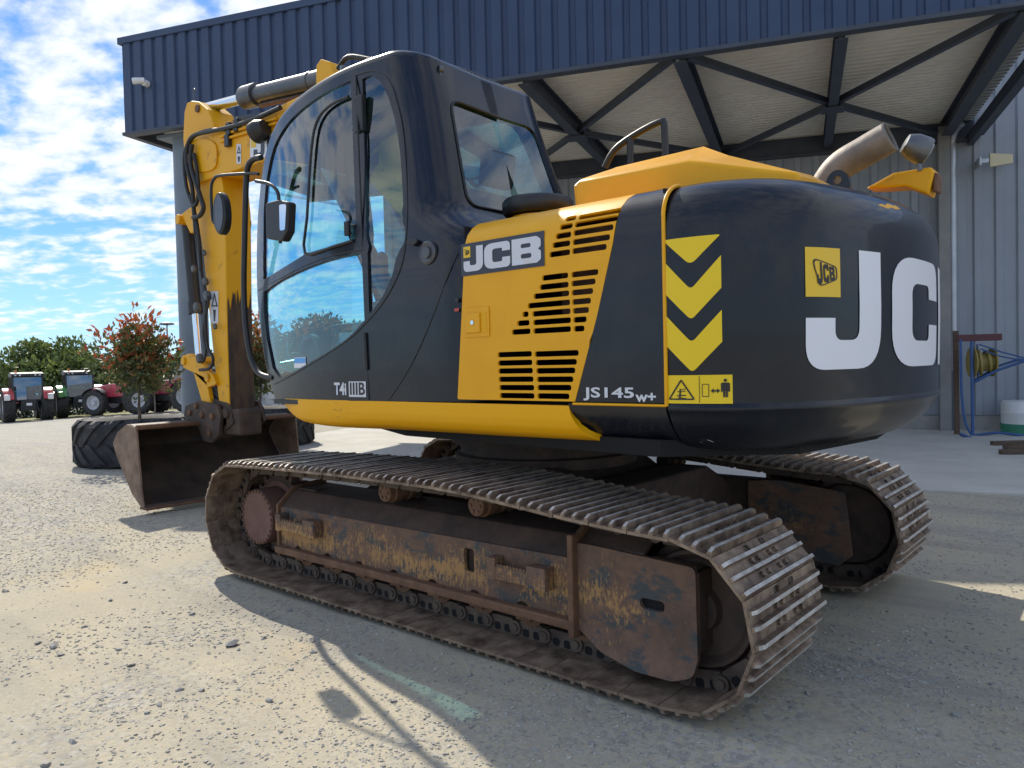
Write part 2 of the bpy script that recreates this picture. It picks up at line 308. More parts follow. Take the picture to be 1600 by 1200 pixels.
def tag(o, label, cat, group=None):
    o['label'] = label; o['category'] = cat
    if group: o['group'] = group
    return o
def dup(o, parent=None, **kw):
    c = o.copy(); COL.objects.link(c)
    if parent is not None: c.parent = parent
    for ch in list(o.children): dup(ch, c)
    return c
# ---- 2D tools
def rnd(poly, r, n=5):                      # polygon with rounded corners; r number or list
    out = []; N_ = len(poly)
    for i in range(N_):
        a, b, c = Vector(poly[i-1]), Vector(poly[i]), Vector(poly[(i+1) % N_]); rr = r[i] if isinstance(r, (list, tuple)) else r
        if rr <= 0: out.append(tuple(b)); continue
        u, w = (a-b), (c-b); lu, lw = u.length, w.length; u.normalize(); w.normalize()
        ang = u.angle(w, math.pi); d = min(rr/max(math.tan(ang/2), 1e-3), lu*.48, lw*.48)
        p, q = b+u*d, b+w*d
        for k in range(n+1):
            t = k/n; out.append(tuple((p*(1-t)**2+b*2*t*(1-t)+q*t*t)))
    return out
def spline(pts, n=5, closed=True):
    P = [Vector(p) for p in pts]; out = []; m = len(P)
    for i in range(m if closed else m-1):
        if closed: p0, p1, p2, p3 = P[i-1], P[i], P[(i+1) % m], P[(i+2) % m]
        else: p0, p1, p2, p3 = P[max(i-1, 0)], P[i], P[i+1], P[min(i+2, m-1)]
        for k in range(n):
            t = k/n; out.append(tuple(.5*((2*p1)+(p2-p0)*t+(2*p0-5*p1+4*p2-p3)*t*t+(3*p1-p0-3*p2+p3)*t**3)))
    if not closed: out.append(tuple(P[-1]))
    return out
def inpoly(pts, poly):
    x, y = pts[:, 0], pts[:, 1]; c = np.zeros(len(pts), bool); P = np.asarray(poly); a = P; b = np.roll(P, -1, 0)
    for (x0, y0), (x1, y1) in zip(a, b):
        if y0 == y1: continue
        c ^= ((y0 > y) != (y1 > y)) & (x < (x1-x0)*(y-y0)/(y1-y0)+x0)
    return c
def resample(poly, step):
    out = []
    for i in range(len(poly)):
        a, b = Vector(poly[i]), Vector(poly[(i+1) % len(poly)]); k = max(1, int(math.ceil((b-a).length/step)))
        out += [tuple(a.lerp(b, j/k)) for j in range(k)]
    return out
def tess(outer, holes=(), step=.08):
    loops = [resample(outer, step)]+[resample(h, step) for h in holes]
    V = []; E_ = []
    for lp in loops:
        o = len(V); V += lp; E_ += [(o+i, o+(i+1) % len(lp)) for i in range(len(lp))]
    A = np.asarray(outer); lo, hi = A.min(0), A.max(0)
    gx, gy = np.meshgrid(np.arange(lo[0]+step*.5, hi[0], step), np.arange(lo[1]+step*.5, hi[1], step)); G = np.stack([gx.ravel(), gy.ravel()], 1)
    if len(G):
        keep = inpoly(G, outer)
        for h in holes: keep &= ~inpoly(G, h)
        G = G[keep]; B = np.asarray(V)
        if len(G): G = G[np.array([((B-g)**2).sum(1).min() > (step*.3)**2 for g in G])]
        V = V+[tuple(g) for g in G]
    r = delaunay_2d_cdt([Vector(p) for p in V], E_, [], 0, 1e-6)
    P = np.array([tuple(p) for p in r[0]]); F = np.array([t for t in r[2] if len(t) == 3])
    c = P[F].mean(1); keep = inpoly(c, outer)
    for h in holes: keep &= ~inpoly(c, h)
    a = P[F]; area = np.abs((a[:, 1, 0]-a[:, 0, 0])*(a[:, 2, 1]-a[:, 0, 1])-(a[:, 2, 0]-a[:, 0, 0])*(a[:, 1, 1]-a[:, 0, 1])); keep &= area > 1e-9
    return P, F[keep]
def sheet(name, outer, fmap, mats, parent=None, holes=(), step=.08, thick=0.0, smooth=35, toward=None, label=None, kind=None):
    """a panel cut to an outline (with openings) and laid on the surface fmap(u,v)->xyz"""
    P, F = tess(outer, holes, step); V = [tuple(fmap(u, v)) for u, v in P]
    mb = MB(); mb.add(V, [tuple(int(i) for i in f) for f in F]); o = mb.obj(name, mats, parent, smooth=smooth, fix=False, label=label, kind=kind)
    me = o.data; a = np.array(V); t = a[F]; n = np.cross(t[:, 1]-t[:, 0], t[:, 2]-t[:, 0])
    eye = np.array(toward if toward is not None else (-3.1, 3.9, 1.4))
    if ((eye-t.mean(1))*n).sum() < 0: me.flip_normals()
    if thick:
        s = o.modifiers.new('thickness', 'SOLIDIFY'); s.thickness = thick; s.offset = -1; s.use_even_offset = False
        e = o.modifiers.new('edge_split', 'EDGE_SPLIT'); e.split_angle = math.radians(40); e.use_edge_sharp = False
    return o
# ================================================================== GROUND, SLAB
def axis_grid(lo, hi, step, far):
    core = list(np.arange(lo, hi+1e-6, step)); a, b = [], []; s = step; x = core[-1]
    while x < far: s *= 1.22; x += s; a.append(x)
    s = step; x = core[0]
    while x > -far: s *= 1.22; x -= s; b.append(x)
    return np.array(b[::-1]+core+a)
def vnoise(x, y, s, seed=0):
    r = np.random.default_rng(seed); T = r.random((64, 64)); x = x*s; y = y*s; xi = np.floor(x).astype(int); yi = np.floor(y).astype(int); fx, fy = x-xi, y-yi
    fx = fx*fx*(3-2*fx); fy = fy*fy*(3-2*fy); g = lambda i, j: T[i % 64, j % 64]
    return (g(xi, yi)*(1-fx)+g(xi+1, yi)*fx)*(1-fy)+(g(xi, yi+1)*(1-fx)+g(xi+1, yi+1)*fx)*fy
def relief(x, y):
    near = np.clip(1-np.maximum(0, np.hypot(x-2, y-1)-9)/8, 0, 1); return near*((vnoise(x, y, 1.1, 1)-.5)*.035+(vnoise(x, y, 4, 2)-.5)*.012)-.012
def make_ground():
    X = axis_grid(-4.2, 9.0, .06, 900); Y = axis_grid(-3.0, 4.4, .06, 900); gx, gy = np.meshgrid(X, Y, indexing='ij')
    z = gz(gx, gy)+relief(gx, gy)
    # far land falls no further than the yard
    z = np.maximum(z, -2.4)
    n, m = gx.shape; V = np.stack([gx, gy, z], -1).reshape(-1, 3); idx = np.arange(n*m).reshape(n, m)
    F = np.stack([idx[:-1, :-1], idx[1:, :-1], idx[1:, 1:], idx[:-1, 1:]], -1).reshape(-1, 4)
    me = bpy.data.meshes.new('ground'); me.from_pydata(V.tolist(), [], F.tolist()); me.materials.append(M['ground']); me.polygons.foreach_set('use_smooth', [True]*len(F))
    o = bpy.data.objects.new('ground', me); COL.objects.link(o); o['kind'] = 'structure'
make_ground()
BO = Vector((10.87, -1.894, 0)); BROT = math.atan2(-.339, -.941); BM = Matrix.Translation(BO) @ Matrix.Rotation(BROT, 4, 'Z')
slab = MB().box(1.5, 40, -1.53, 6.0, -.35, .012); o = slab.obj('concrete_apron', 'concrete', bevel=.01); o.matrix_world = BM; o['kind'] = 'structure'
def rock(rng, n=14):
    d = rng.normal(size=(n, 3)); d /= np.linalg.norm(d, axis=1)[:, None]; d *= rng.uniform(.75, 1.1, (n, 1)); bm = bmesh.new()
    for p in d: bm.verts.new(p)
    r = bmesh.ops.convex_hull(bm, input=bm.verts); bmesh.ops.delete(bm, geom=[e for e in r['geom_interior'] if isinstance(e, bmesh.types.BMVert)], context='VERTS')
    bm.verts.index_update(); bm.verts.ensure_lookup_table(); V = np.array([v.co[:] for v in bm.verts]); F = [[v.index for v in f.verts] for f in bm.faces]; bm.free(); return V, F
def make_gravel():
    protos = [rock(RNG, 10) for _ in range(14)]; VV = []; FF = []; XY = []; NV = []; off = 0; cnt = 0
    while cnt < 44000:
        # scattered over the part of the yard seen from here, thicker on the left where the gravel lies
        t = RNG.random(); d = 1.2+10.5*t**1.5; a = YAW+math.radians(RNG.uniform(-37, 39)); x = CAM_POS.x+d*math.cos(a); y = CAM_POS.y+d*math.sin(a)
        if -2.2 < x < 2.2 and (.6 < y < 1.36 or -1.36 < y < -.6): continue
        loc = (x-BO.x)*.339+(y-BO.y)*-.941
        if loc > -1.55 and (x-BO.x)*-.941+(y-BO.y)*-.339 > -.3: continue
        dens = vnoise(np.array([x]), np.array([y]), .9, 5)[0]*.7+vnoise(np.array([x]), np.array([y]), 2.6, 9)[0]*.3+min(.3, max(0, (x-.5)*.06))+(.16 if x < 1.5 and y < 1.0 else 0)
        if RNG.random() > max(.06, (dens-.36)*2.6): continue
        V, F = protos[cnt % 14]; s = (.003+.0065*RNG.random()**2.6)*(1 if d < 4 else 1.25); c, q = math.cos(RNG.random()*6.3), 0
        ang = RNG.random()*6.283; R_ = np.array([[math.cos(ang), -math.sin(ang), 0], [math.sin(ang), math.cos(ang), 0], [0, 0, 1]])
        W = (V*np.array([s*1.3, s, s*.5])) @ R_.T+np.array([x, y, float(gz(x, y))+s*.22]); VV.append(W); XY.append((x, y)); NV.append(len(V)); FF += [[i+off for i in f] for f in F]; off += len(V); cnt += 1
    A = np.array(XY); PV = np.concatenate(VV); PV[:, 2] += np.repeat(relief(A[:, 0], A[:, 1]), NV)
    me = bpy.data.meshes.new('gravel'); me.from_pydata(PV.tolist(), [], FF); me.materials.append(M['gravel']); o = bpy.data.objects.new('gravel', me); COL.objects.link(o); o['kind'] = 'stuff'
    tag(o, 'loose grey gravel strewn over the sandy yard', 'gravel')
make_gravel()
# ================================================================== EXCAVATOR
EX = thing('excavator', 'yellow and black tracked excavator with rusty tracks parked under the canopy edge', 'excavator')
YS = 1.2
# ---------- undercarriage
TC = .995; TW = .70
def track_path():
    pts = []; rc, rr = (-1.655, .368), .340; fc, fr = (1.64, .395), .365
    top = spline([(rc[0], rc[1]+rr), (-1.49, .712), (-1.125, .735), (-.45, .786), (.15, .790), (.6, .788), (1.2, .775), (fc[0], fc[1]+fr)], 12, closed=False)
    pts += top
    pts += [(fc[0]+fr*math.sin(a), fc[1]+fr*math.cos(a)) for a in np.linspace(.05, math.pi-.05, 60)]
    pts += [(fc[0], .028), (rc[0], .028)]
    pts += [(rc[0]-rr*math.sin(a), rc[1]-rr*math.cos(a)) for a in np.linspace(.05, math.pi-.05, 60)]
    P = np.array(pts); D = np.hypot(*(np.roll(P, -1, 0)-P).T); return P, np.concatenate([[0], np.cumsum(D)])
TP, TS = track_path(); NSH = 47; PITCH_ = TS[-1]/NSH
def track_at(s):
    s %= TS[-1]; i = min(np.searchsorted(TS, s, 'right')-1, len(TP)-1); a, b = TP[i], TP[(i+1) % len(TP)]; t = (s-TS[i])/max(TS[i+1]-TS[i], 1e-9); return a+(b-a)*t
def shoe_mesh():
    h = PITCH_/2-.002; w = TW/2
    outer = [(-h, -w), (h, -w), (h, w), (-h, w)]
    hl = [rnd([(h-.040, s*.075-.026), (h-.008, s*.075-.026), (h-.008, s*.075+.026), (h-.040, s*.075+.026)], .012, 3) for s in (-1, 1)]
    P, F = tess(outer, hl, .2); mb = MB(); n = len(P)
    V = [(u, v, 0) for u, v in P]+[(u, v, -.013) for u, v in P]
    mb.add(V, [tuple(f) for f in F.tolist()]+[tuple(n+i for i in f[::-1]) for f in F.tolist()])
    cnt = {}
    for f in F.tolist():
        for a, b in ((f[0], f[1]), (f[1], f[2]), (f[2], f[0])): cnt.setdefault((min(a, b), max(a, b)), []).append((a, b))
    mb.add(V, [(e[0][1], e[0][0], n+e[0][0], n+e[0][1]) for e in cnt.values() if len(e) == 1])
    for gx, gh in ((-h+.014, .030), (-.012, .026), (.046, .026)):
        sec = [(-.0125, 0), (-.0075, gh), (.0075, gh), (.0125, 0)]; ys = [(-w+.004, .55), (-w+.028, 1), (w-.028, 1), (w-.004, .55)]; V2 = []
        for y, k in ys: V2 += [(gx+a, y, b*k-.001) for a, b in sec]
        f2 = [(0, 1, 2, 3), (15, 14, 13, 12)]
        for j in range(3): f2 += [(j*4+k, j*4+(k+1) % 4, j*4+4+(k+1) % 4, j*4+4+k) for k in range(4)]
        mb.add(V2, f2); mb.mi[-len(f2):] = [1 if k in (3, 7, 11) else 0 for k in range(len(f2))]
    for bx in (-.045, .018):
        for by in (-.115, -.055, .055, .115): mb.cyl((bx, by, 0), (bx, by, .013), .012, .011, 6)
    return mb
def rail(mb, s0):
    (x0, z0), (x1, z1) = track_at(s0-PITCH_*.5), track_at(s0+PITCH_*.5); x, z = track_at(s0); th = math.atan2(-(z1-z0), x1-x0)
    mt = Matrix.Translation((x, TC, z)) @ Matrix.Rotation(th, 4, 'Y'); h = PITCH_*.5
    for s in (-1, 1):
        y0 = s*.092; o = .012 if s*1 else 0
        mb.prism([(-h+.012, -.014), (h-.004, -.014), (h-.004, -.052), (h-.03, -.094), (-h+.03, -.094), (-h+.004, -.062)], y0-.016, y0+.016, mtx=mt)
        mb.cyl(mt @ Vector((-h, y0-.03, -.058)), mt @ Vector((-h, y0+.03, -.058)), .036, n=12)
        for cx in (-.032, .034):
            mb.cur = 1; mb.prism(rnd([(cx-.020, -.019), (cx+.020, -.019), (cx+.020, -.058), (cx-.020, -.058)], .014, 3), y0+s*.014, y0+s*.0175, mtx=mt); mb.cur = 0
    mb.cyl(mt @ Vector((-h, -.13, -.058)), mt @ Vector((-h, .13, -.058)), .020, n=10)
def build_track():
    mb = MB()
    for k in range(NSH): rail(mb, (k+.5)*PITCH_)
    ch = mb.obj('track_chain', ['link', 'hole'], EX, smooth=35)
    sm = shoe_mesh().obj('track_shoe', ['grouser', 'ridge'], ch)
    first = sm
    for k in range(NSH):
        s = (k+.5)*PITCH_; (x0, z0), (x1, z1) = track_at(s-PITCH_*.5), track_at(s+PITCH_*.5); x, z = track_at(s)
        o = sm if k == 0 else sm.copy()
        if k: COL.objects.link(o); o.parent = ch
        o.location = ((x+x0+x1)/3, TC+random.uniform(-.003, .003), (z+z0+z1)/3); o.rotation_euler = (0, math.atan2(-(z1-z0), x1-x0)+random.uniform(-.012, .012), random.uniform(-.004, .004))
    parts = [ch]
    # main beam
    yf = 1.17; zb, zt = .225, .475; x0, x1 = -1.10, 1.335
    outer = [(x1, zb), (x1, zt+.01), (x0, zt+.03), (x0, zb)]
    hole = [rnd([(-.375, .335), (-.375, .455), (-.445, .455), (-.445, .335)], .014, 3)]
    fr = sheet('track_frame', outer, lambda u, v: (u, yf, v), 'frame', EX, hole, .3, .02)
    mb = MB(); mb.prism([(yf-.001, zt+.012), (1.06, .585), (.82, .605), (.82, .2), (.84, .2), (yf-.04, .2), (yf-.04, zt-.02)], x0, x1-.02, 'yz'); mb.obj('beam_body', 'rust_dark', fr, bevel=.006)
    mb = MB(); mb.box(x0+.01, x1, yf-.02, yf+.05, .187, .232); mb.obj('bottom_flange', 'rust', fr, bevel=.008)
    mb = MB(); mb.prism([(yf+.02, .16), (yf+.02, .50), (1.06, .61), (.80, .63), (.80, .16)], x1-.012, x1+.012, 'yz'); mb.obj('end_plate', 'rust', fr, bevel=.004)
    mb = MB(); mb.prism([(yf+.065, .16), (yf+.065, .60), (1.10, .66), (1.0, .66), (1.0, .16)], x0-.015, x0+.015, 'yz'); mb.obj('end_plate', 'rust', fr, bevel=.006)
    for (sx0, sx1) in ((.86, 1.275), (-.955, -.60)):      # serrated steps
        mb = MB(); mb.box(sx0, sx1, yf+.055, yf+.067, .352, .415); mb.box(sx0-.004, sx0+.11, yf+.003, yf+.071, .345, .45); mb.box(sx1-.05, sx1+.004, yf+.003, yf+.071, .345, .455); mb.box(sx0+.112, sx1-.052, yf+.003, yf+.054, .349, .362)
        for q in range(9):
            tx = sx0+.115+q*(sx1-sx0-.17)/9; mb.prism([(tx, .414), (tx+.008, .43), (tx+.018, .43), (tx+.024, .414)], yf+.0565, yf+.0655)
        mb.obj('step', 'frame', fr, bevel=.004)
    parts.append(fr)
    # rear yoke (idler end) with its cover plate
    yk = rnd([(-1.115, .205), (-1.115, .590), (-1.20, .590), (-1.695, .568), (-1.70, .20), (-1.69, .132), (-1.60, .100), (-1.43, .098), (-1.25, .135)], [0, .02, .02, .03, .06, .05, .05, .05, .03], 4)
    slot = rnd([(-1.44, .36), (-1.44, .405), (-1.555, .405), (-1.555, .36)], .02, 4)
    yo = sheet('idler_guard', yk, lambda u, v: (u, 1.205+(.035*max(0, (.2-v)/.1)), v), 'frame', EX, [slot], .07, .022)
    mb = MB(); mb.prism([(1.185, .585), (1.06, .66), (.99, .66), (.99, .64), (1.05, .64), (1.185, .56)], -1.45, -1.115, 'yz'); mb.box(-1.69, -1.46, 1.12, 1.184, .55, .568); mb.box(-1.70, -1.66, 1.03, 1.184, .22, .545); mb.obj('guard_top', 'rust_dark', yo, bevel=.005)
    mb = MB(); mb.box(-1.66, -1.12, 1.10, 1.18, .2, .54); mb.obj('guard_core', 'hole', yo)
    mb = MB(); mb.cyl((-1.10, 1.03, .30), (-1.10, 1.235, .30), .02); mb.box(-1.12, -1.09, 1.18, 1.245, .17, .63); mb.obj('guard_rib', 'rust', yo, bevel=.006)
    parts.append(yo)
    mb = MB(); mb.lathe((-1.645, TC, .368), (0, 1, 0), [(-.10, .10), (-.10, .235), (-.055, .25), (-.05, .285), (.05, .285), (.055, .25), (.10, .24), (.10, .225), (.075, .20), (.075, .10), (.11, .09), (.11, 0.0)], 40); parts.append(mb.obj('idler', 'rust_dark', EX, smooth=30))
    mb = MB(); mb.prism([(-1.05, .16), (-1.05, .60), (-1.25, .62), (-1.66, .58), (-1.70, .20), (-1.62, .13), (-1.3, .13)], .785, .805); parts.append(mb.obj('inner_guard', 'frame', EX, bevel=.006))
    # drive end
    mb = MB(); mb.lathe((1.57, .80, .392), (0, 1, 0), [(0, .2), (.16, .2), (.17, .225), (.23, .225), (.235, .19), (.37, .188), (.395, .186), (.40, .178), (.40, 0)], 36); dr = mb.obj('final_drive', 'rust_brown', EX, smooth=30)
    mb = MB()
    for q in range(28):
        a = q*2*math.pi/28; mb.cyl((1.57+.176*math.cos(a), 1.197, .392+.176*math.sin(a)), (1.57+.176*math.cos(a), 1.207, .392+.176*math.sin(a)), .009, n=6)
    mb.obj('cover_bolts', 'rust', dr, kind='stuff')
    teeth = []
    for q in range(21):
        a = q*2*math.pi/21
        for da, r in ((-.08, .262), (-.045, .305), (.045, .305), (.08, .262)): teeth.append((1.57+r*math.cos(a+da), .392+r*math.sin(a+da)))
    mb = MB(); mb.prism(teeth, TC-.03, TC+.03); sp = mb.obj('sprocket', 'rust_dark', EX, bevel=.003); parts += [dr, sp]
    mb = MB(); mb.box(1.10, 1.32, .80, 1.05, .22, .60); mb.box(1.30, 1.46, .82, 1.02, .25, .55); parts.append(mb.obj('drive_housing', 'rust_dark', EX, bevel=.02))
    for x in (.34, -.395):
        mb = MB(); mb.lathe((x, .86, .662), (0, 1, 0), [(0, .045), (.03, .045), (.03, .066), (.075, .066), (.08, .052), (.13, .052), (.135, .066), (.19, .066), (.20, .058), (.235, .056), (.24, .048), (.24, 0)], 24); cr = mb.obj('carrier_roller', 'rust', EX, smooth=30)
        mb = MB()
        for q in range(6):
            a = q*math.pi/3; mb.cyl((x+.034*math.cos(a), 1.098, .662+.034*math.sin(a)), (x+.034*math.cos(a), 1.106, .662+.034*math.sin(a)), .010, n=6)
        mb.obj('roller_bolts', 'rust_brown', cr, kind='stuff')
        mb = MB(); mb.box(x-.05, x+.05, .84, .88, .55, .70); mb.obj('roller_bracket', 'rust_dark', cr, bevel=.006); parts.append(cr)
    for q in range(8):
        x = 1.13-q*.315; mb = MB(); mb.lathe((x, TC, .205), (0, 1, 0), [(-.175, .03), (-.165, .05), (-.12, .055), (-.12, .095), (-.105, .095), (-.10, .078), (-.04, .078), (.04, .078), (.10, .078), (.105, .095), (.12, .095), (.12, .060), (.155, .055), (.175, .045), (.175, 0)], 22)
        mb.box(x-.045, x+.045, TC+.14, TC+.172, .155, .215); parts.append(mb.obj('bottom_roller', 'rust', EX, smooth=30))
    return parts
LP = build_track()
def mirror(o, parent):
    c = o.copy(); COL.objects.link(c); c.parent = parent
    if o.parent == EX: c.scale = (1, -1, 1)
    for ch in list(o.children): mirror(ch, c)
    return c
for p_ in LP: mirror(p_, EX)
mb = MB(); mb.prism([(-.62, .36), (.62, .36), (.70, .62), (.45, .78), (-.45, .78), (-.70, .62)], -.50, .50); cb = mb.obj('car_body', 'rust_dark', EX, bevel=.02)
for sx in (-1, 1):
    mb = MB(); mb.prism([(-.86, .36), (.86, .36), (.86, .56), (.5, .72), (-.5, .72), (-.86, .56)], sx*.78-.14, sx*.78+.14, 'yz'); mb.obj('axle_beam', 'rust_dark', cb, bevel=.02)
mb = MB(); mb.lathe((0, 0, .76), (0, 0, 1), [(0, .60), (.06, .60), (.07, .56), (.13, .56), (.135, .62), (.25, .62)], 48); mb.obj('slew_ring', 'rust_dark', EX, smooth=30)
# ---------- upper structure deck
deck = [(.25, 1.0), (1.1, .6), (1.1, -1.15), (-1.5, -1.15), (-1.95, -.75), (-2.05, 0), (-1.95, .75), (-1.5, 1.12)]
mb = MB(); mb.prism(deck, .99, 1.06, 'xy'); mb.prism([(.7, 1.12), (1.25, .9), (1.25, .15), (-1.5, .15), (-1.5, 1.12)], 1.10, 1.18, 'xy'); mb.obj('deck', 'hole', EX)
mb = MB(); mb.box(-.3, .9, -.42, .12, 1.06, 1.75); mb.box(-1.4, 1.2, -1.14, -.45, 1.06, 2.0); mb.obj('right_side_housing', 'yellow_worn', EX, bevel=.04)
# skirt
def zb(x): return 1.03 if x < .25 else 1.03+.172*min(1, ((x-.25)/1.14))**4.5
SK = [(0, 0), (.10, 0), (.40, .004), (.62, .018), (.80, .045), (.92, .085), (1.0, .15)]
def skirt(u, t):
    i = 0
    while i < len(SK)-2 and SK[i+1][0] < t: i += 1
    a, b = SK[i], SK[i+1]; k = (t-a[0])/(b[0]-a[0]); ins = a[1]+(b[1]-a[1])*k; fx = max(0, (u-.9)/.5); return (u, YS-ins*(1 if u < .3 else max(.15, 1-1.1*(u-.3)))-.10*fx*fx, 1.203+(zb(u)-1.203)*t)
sk = sheet('skirt', [(1.39, 0), (-1.085, 0), (-1.095, .25), (-1.13, .6), (-1.19, 1), (1.39, 1)], skirt, 'yellow_skirt', EX, (), .07, .03)
mb = MB(); mb.box(-1.1, 1.33, 1.02, 1.19, 1.17, 1.198); mb.obj('skirt_ledge', 'black', sk)
# ---------- counterweight shell (plan arc of the tail swing, profile rounded at the top and tucked in below)
R_, RC = 2.28, .55; _cy = YS-RC; _cx = -math.sqrt((R_-RC)**2-_cy**2); _a1 = math.atan2(_cy, _cx); _L1 = RC*(_a1-math.pi/2); _LT = _L1+R_*(math.pi-_a1)   # _LT: centre of the tail
def plan(u):
    if u > _LT:
        p, n = plan(2*_LT-u); return (p[0], -p[1]), (n[0], -n[1])
    if u < 0: return (_cx-u, YS), (0, 1)
    if u < _L1:
        a = math.pi/2+u/RC; return (_cx+RC*math.cos(a), _cy+RC*math.sin(a)), (math.cos(a), math.sin(a))
    a = _a1+(u-_L1)/R_; return (R_*math.cos(a), R_*math.sin(a)), (math.cos(a), math.sin(a))
CWP = [(-.46, 1.005, .62), (-.30, 1.005, .36), (-.17, 1.02, .20), (-.10, 1.06, .11), (-.04, 1.12, .045), (.02, 1.175, .012), (.055, 1.20, -.004), (.09, 1.222, .004), (.13, 1.26, .006), (.5, 1.6, 0), (.82, 1.9, .002), (.92, 1.985, .012), (1.0, 2.045, .04), (1.06, 2.085, .08), (1.13, 2.115, .14), (1.25, 2.135, .26), (1.7, 2.16, .75)]
def cwprof(v):
    i = 0
    while i < len(CWP)-2 and CWP[i+1][0] < v: i += 1
    a, b = CWP[i], CWP[i+1]; k = (v-a[0])/(b[0]-a[0]); return a[1]+(b[1]-a[1])*k, a[2]+(b[2]-a[2])*k
def cw(u, v, off=0.0):
    (x, y), n = plan(u); z, ins = cwprof(v); return (x-n[0]*(ins-off), y-n[1]*(ins-off), z)
ZV = lambda z: .09+(z-1.222)*(.82-.09)/(1.9-1.222)     # height on the nearly upright part -> profile coordinate
US = -_cx-1.585                                        # seam
US = _cx+1.585
vv = [p[0] for p in CWP]; uu = np.linspace(US, 2*_LT-US, 110)
def loft_cw(us, name, parent, m, vs=vv):
    fine = []
    for i in range(len(vs)-1): fine += list(np.linspace(vs[i], vs[i+1], 4)[:-1])
    fine.append(vs[-1]); fz = spline([(a, b, c) for a, b, c in CWP if vs[0]-1e-6 <= a <= vs[-1]+1e-6], 4, closed=False)
    V = []; n = len(fz)
    for u in us:
        (x, y), nn = plan(u)
        for (_, z, ins) in fz: V.append((x-nn[0]*ins, y-nn[1]*ins, z))
    F = [(i*n+j, (i+1)*n+j, (i+1)*n+j+1, i*n+j+1) for i in range(len(us)-1) for j in range(n-1)]
    F += [tuple(range(n)), tuple(range((len(us)-1)*n+n-1, (len(us)-1)*n-1, -1))]
    mbx = MB(); mbx.add(V, F); return mbx.obj(name, m, parent, smooth=50)
CW = loft_cw(uu, 'counterweight', EX, 'cw')
def cwmap(u, z): return cw(u, ZV(z), .0035)
def decal(name, poly, mp, m, parent, holes=(), step=.05, label=None): return sheet(name, poly, mp, m, parent, holes, step, 0, 60, label=label)
def cu(px, py):       # sight line met with the counterweight's side face -> (u, z)
    v = ray(px, py); prev = None
    for k in np.arange(-1.2, 3.0, .004):
        (x, y), n = plan(k); s = (x-CAM_POS.x)*v.y-(y-CAM_POS.y)*v.x
        if prev is not None and prev*s <= 0 and n[0]*(CAM_POS.x-x)+n[1]*(CAM_POS.y-y) > 0:
            t = ((x-CAM_POS.x)*v.x+(y-CAM_POS.y)*v.y)/(v.x*v.x+v.y*v.y); return (float(k)-.002, CAM_POS.z+t*v.z)
        prev = s
    return (0, 1.5)
ul, zt_ = cu(1035, 375); ur, _ = cu(1126, 371); um = (ul+ur)/2
decal('chevron', rnd([(ul, 1.880), (ur, 1.880), (um, 1.770)], [.004, .004, .03], 4), cwmap, 'yellow_decal', CW)
for zt0 in (1.800, 1.590):
    decal('chevron', rnd([(ul, zt0), (um, zt0-.125), (ur, zt0), (ur, zt0-.125), (um, zt0-.245), (ul, zt0-.125)], [0, .02, 0, 0, .02, 0], 4), cwmap, 'yellow_decal', CW)
# safety sticker
s0, s1 = cu(1035, 600)[0]+.002, cu(1145, 600)[0]; sm_ = s0+.55*(s1-s0); zs0, zs1 = 1.222, 1.335
st = decal('safety_sticker', [(s0, zs0), (s1, zs0), (s1, zs1), (s0, zs1)], cwmap, 'yellow_decal', CW)
smap = lambda u, z: cw(u, ZV(z), .0055)
def line(a, b, w):
    a, b = Vector(a), Vector(b); n = (b-a).normalized(); n = Vector((-n.y, n.x))*w/2; return [tuple(a+n), tuple(b+n), tuple(b-n), tuple(a-n)]
tri = [(s0+.022, zs0+.014), (sm_-.016, zs0+.014), ((s0+sm_)/2+.003, zs1-.014)]; cen = Vector((sum(p[0] for p in tri)/3, sum(p[1] for p in tri)/3)); inn = [tuple(cen+(Vector(p)-cen)*.80) for p in tri]
decal('sticker_print', rnd(tri, .006, 3), smap, 'black_decal', st, [inn])
for a, b, w in (((sm_, zs0+.004), (sm_, zs1-.004), .0022), ((cen.x-.020, cen.y-.012), (cen.x+.020, cen.y-.010), .004), ((cen.x-.006, cen.y-.02), (cen.x-.004, cen.y+.016), .007), ((cen.x-.018, cen.y+.004), (cen.x+.018, cen.y+.006), .003), ((cen.x-.014, cen.y-.02), (cen.x+.02, cen.y-.022), .003), ((cen.x+.002, cen.y+.012), (cen.x+.018, cen.y+.016), .003)):
    decal('sticker_print', line(a, b, w), smap, 'black_decal', st)
wS = s1-s0; q0 = sm_+.04*wS
for a, b in (((q0, 1.25), (q0+.09*wS, 1.25)), ((q0, 1.298), (q0+.09*wS, 1.298)), ((q0, 1.25), (q0, 1.298)), ((q0+.09*wS, 1.25), (q0+.09*wS, 1.298))): decal('sticker_print', line(a, b, .0025), smap, 'black_decal', st)
ax = q0+.115*wS; bx_ = q0+.245*wS; zm = 1.272
decal('sticker_print', [(ax, zm), (ax+.012, zm+.010), (ax+.012, zm+.003), (bx_-.012, zm+.003), (bx_-.012, zm+.010), (bx_, zm), (bx_-.012, zm-.010), (bx_-.012, zm-.003), (ax+.012, zm-.003), (ax+.012, zm-.010)], smap, 'black_decal', st)
px0 = q0+.315*wS
decal('sticker_print', [(px0-.009, 1.247), (px0-.001, 1.247), (px0-.001, 1.27), (px0+.001, 1.27), (px0+.001, 1.247), (px0+.009, 1.247), (px0+.009, 1.272), (px0+.0105, 1.272), (px0+.0105, 1.268), (px0+.017, 1.268), (px0+.017, 1.300), (px0+.013, 1.304), (px0-.013, 1.304), (px0-.017, 1.300), (px0-.017, 1.268), (px0-.0105, 1.268), (px0-.0105, 1.272), (px0-.009, 1.272)], smap, 'black_decal', st)
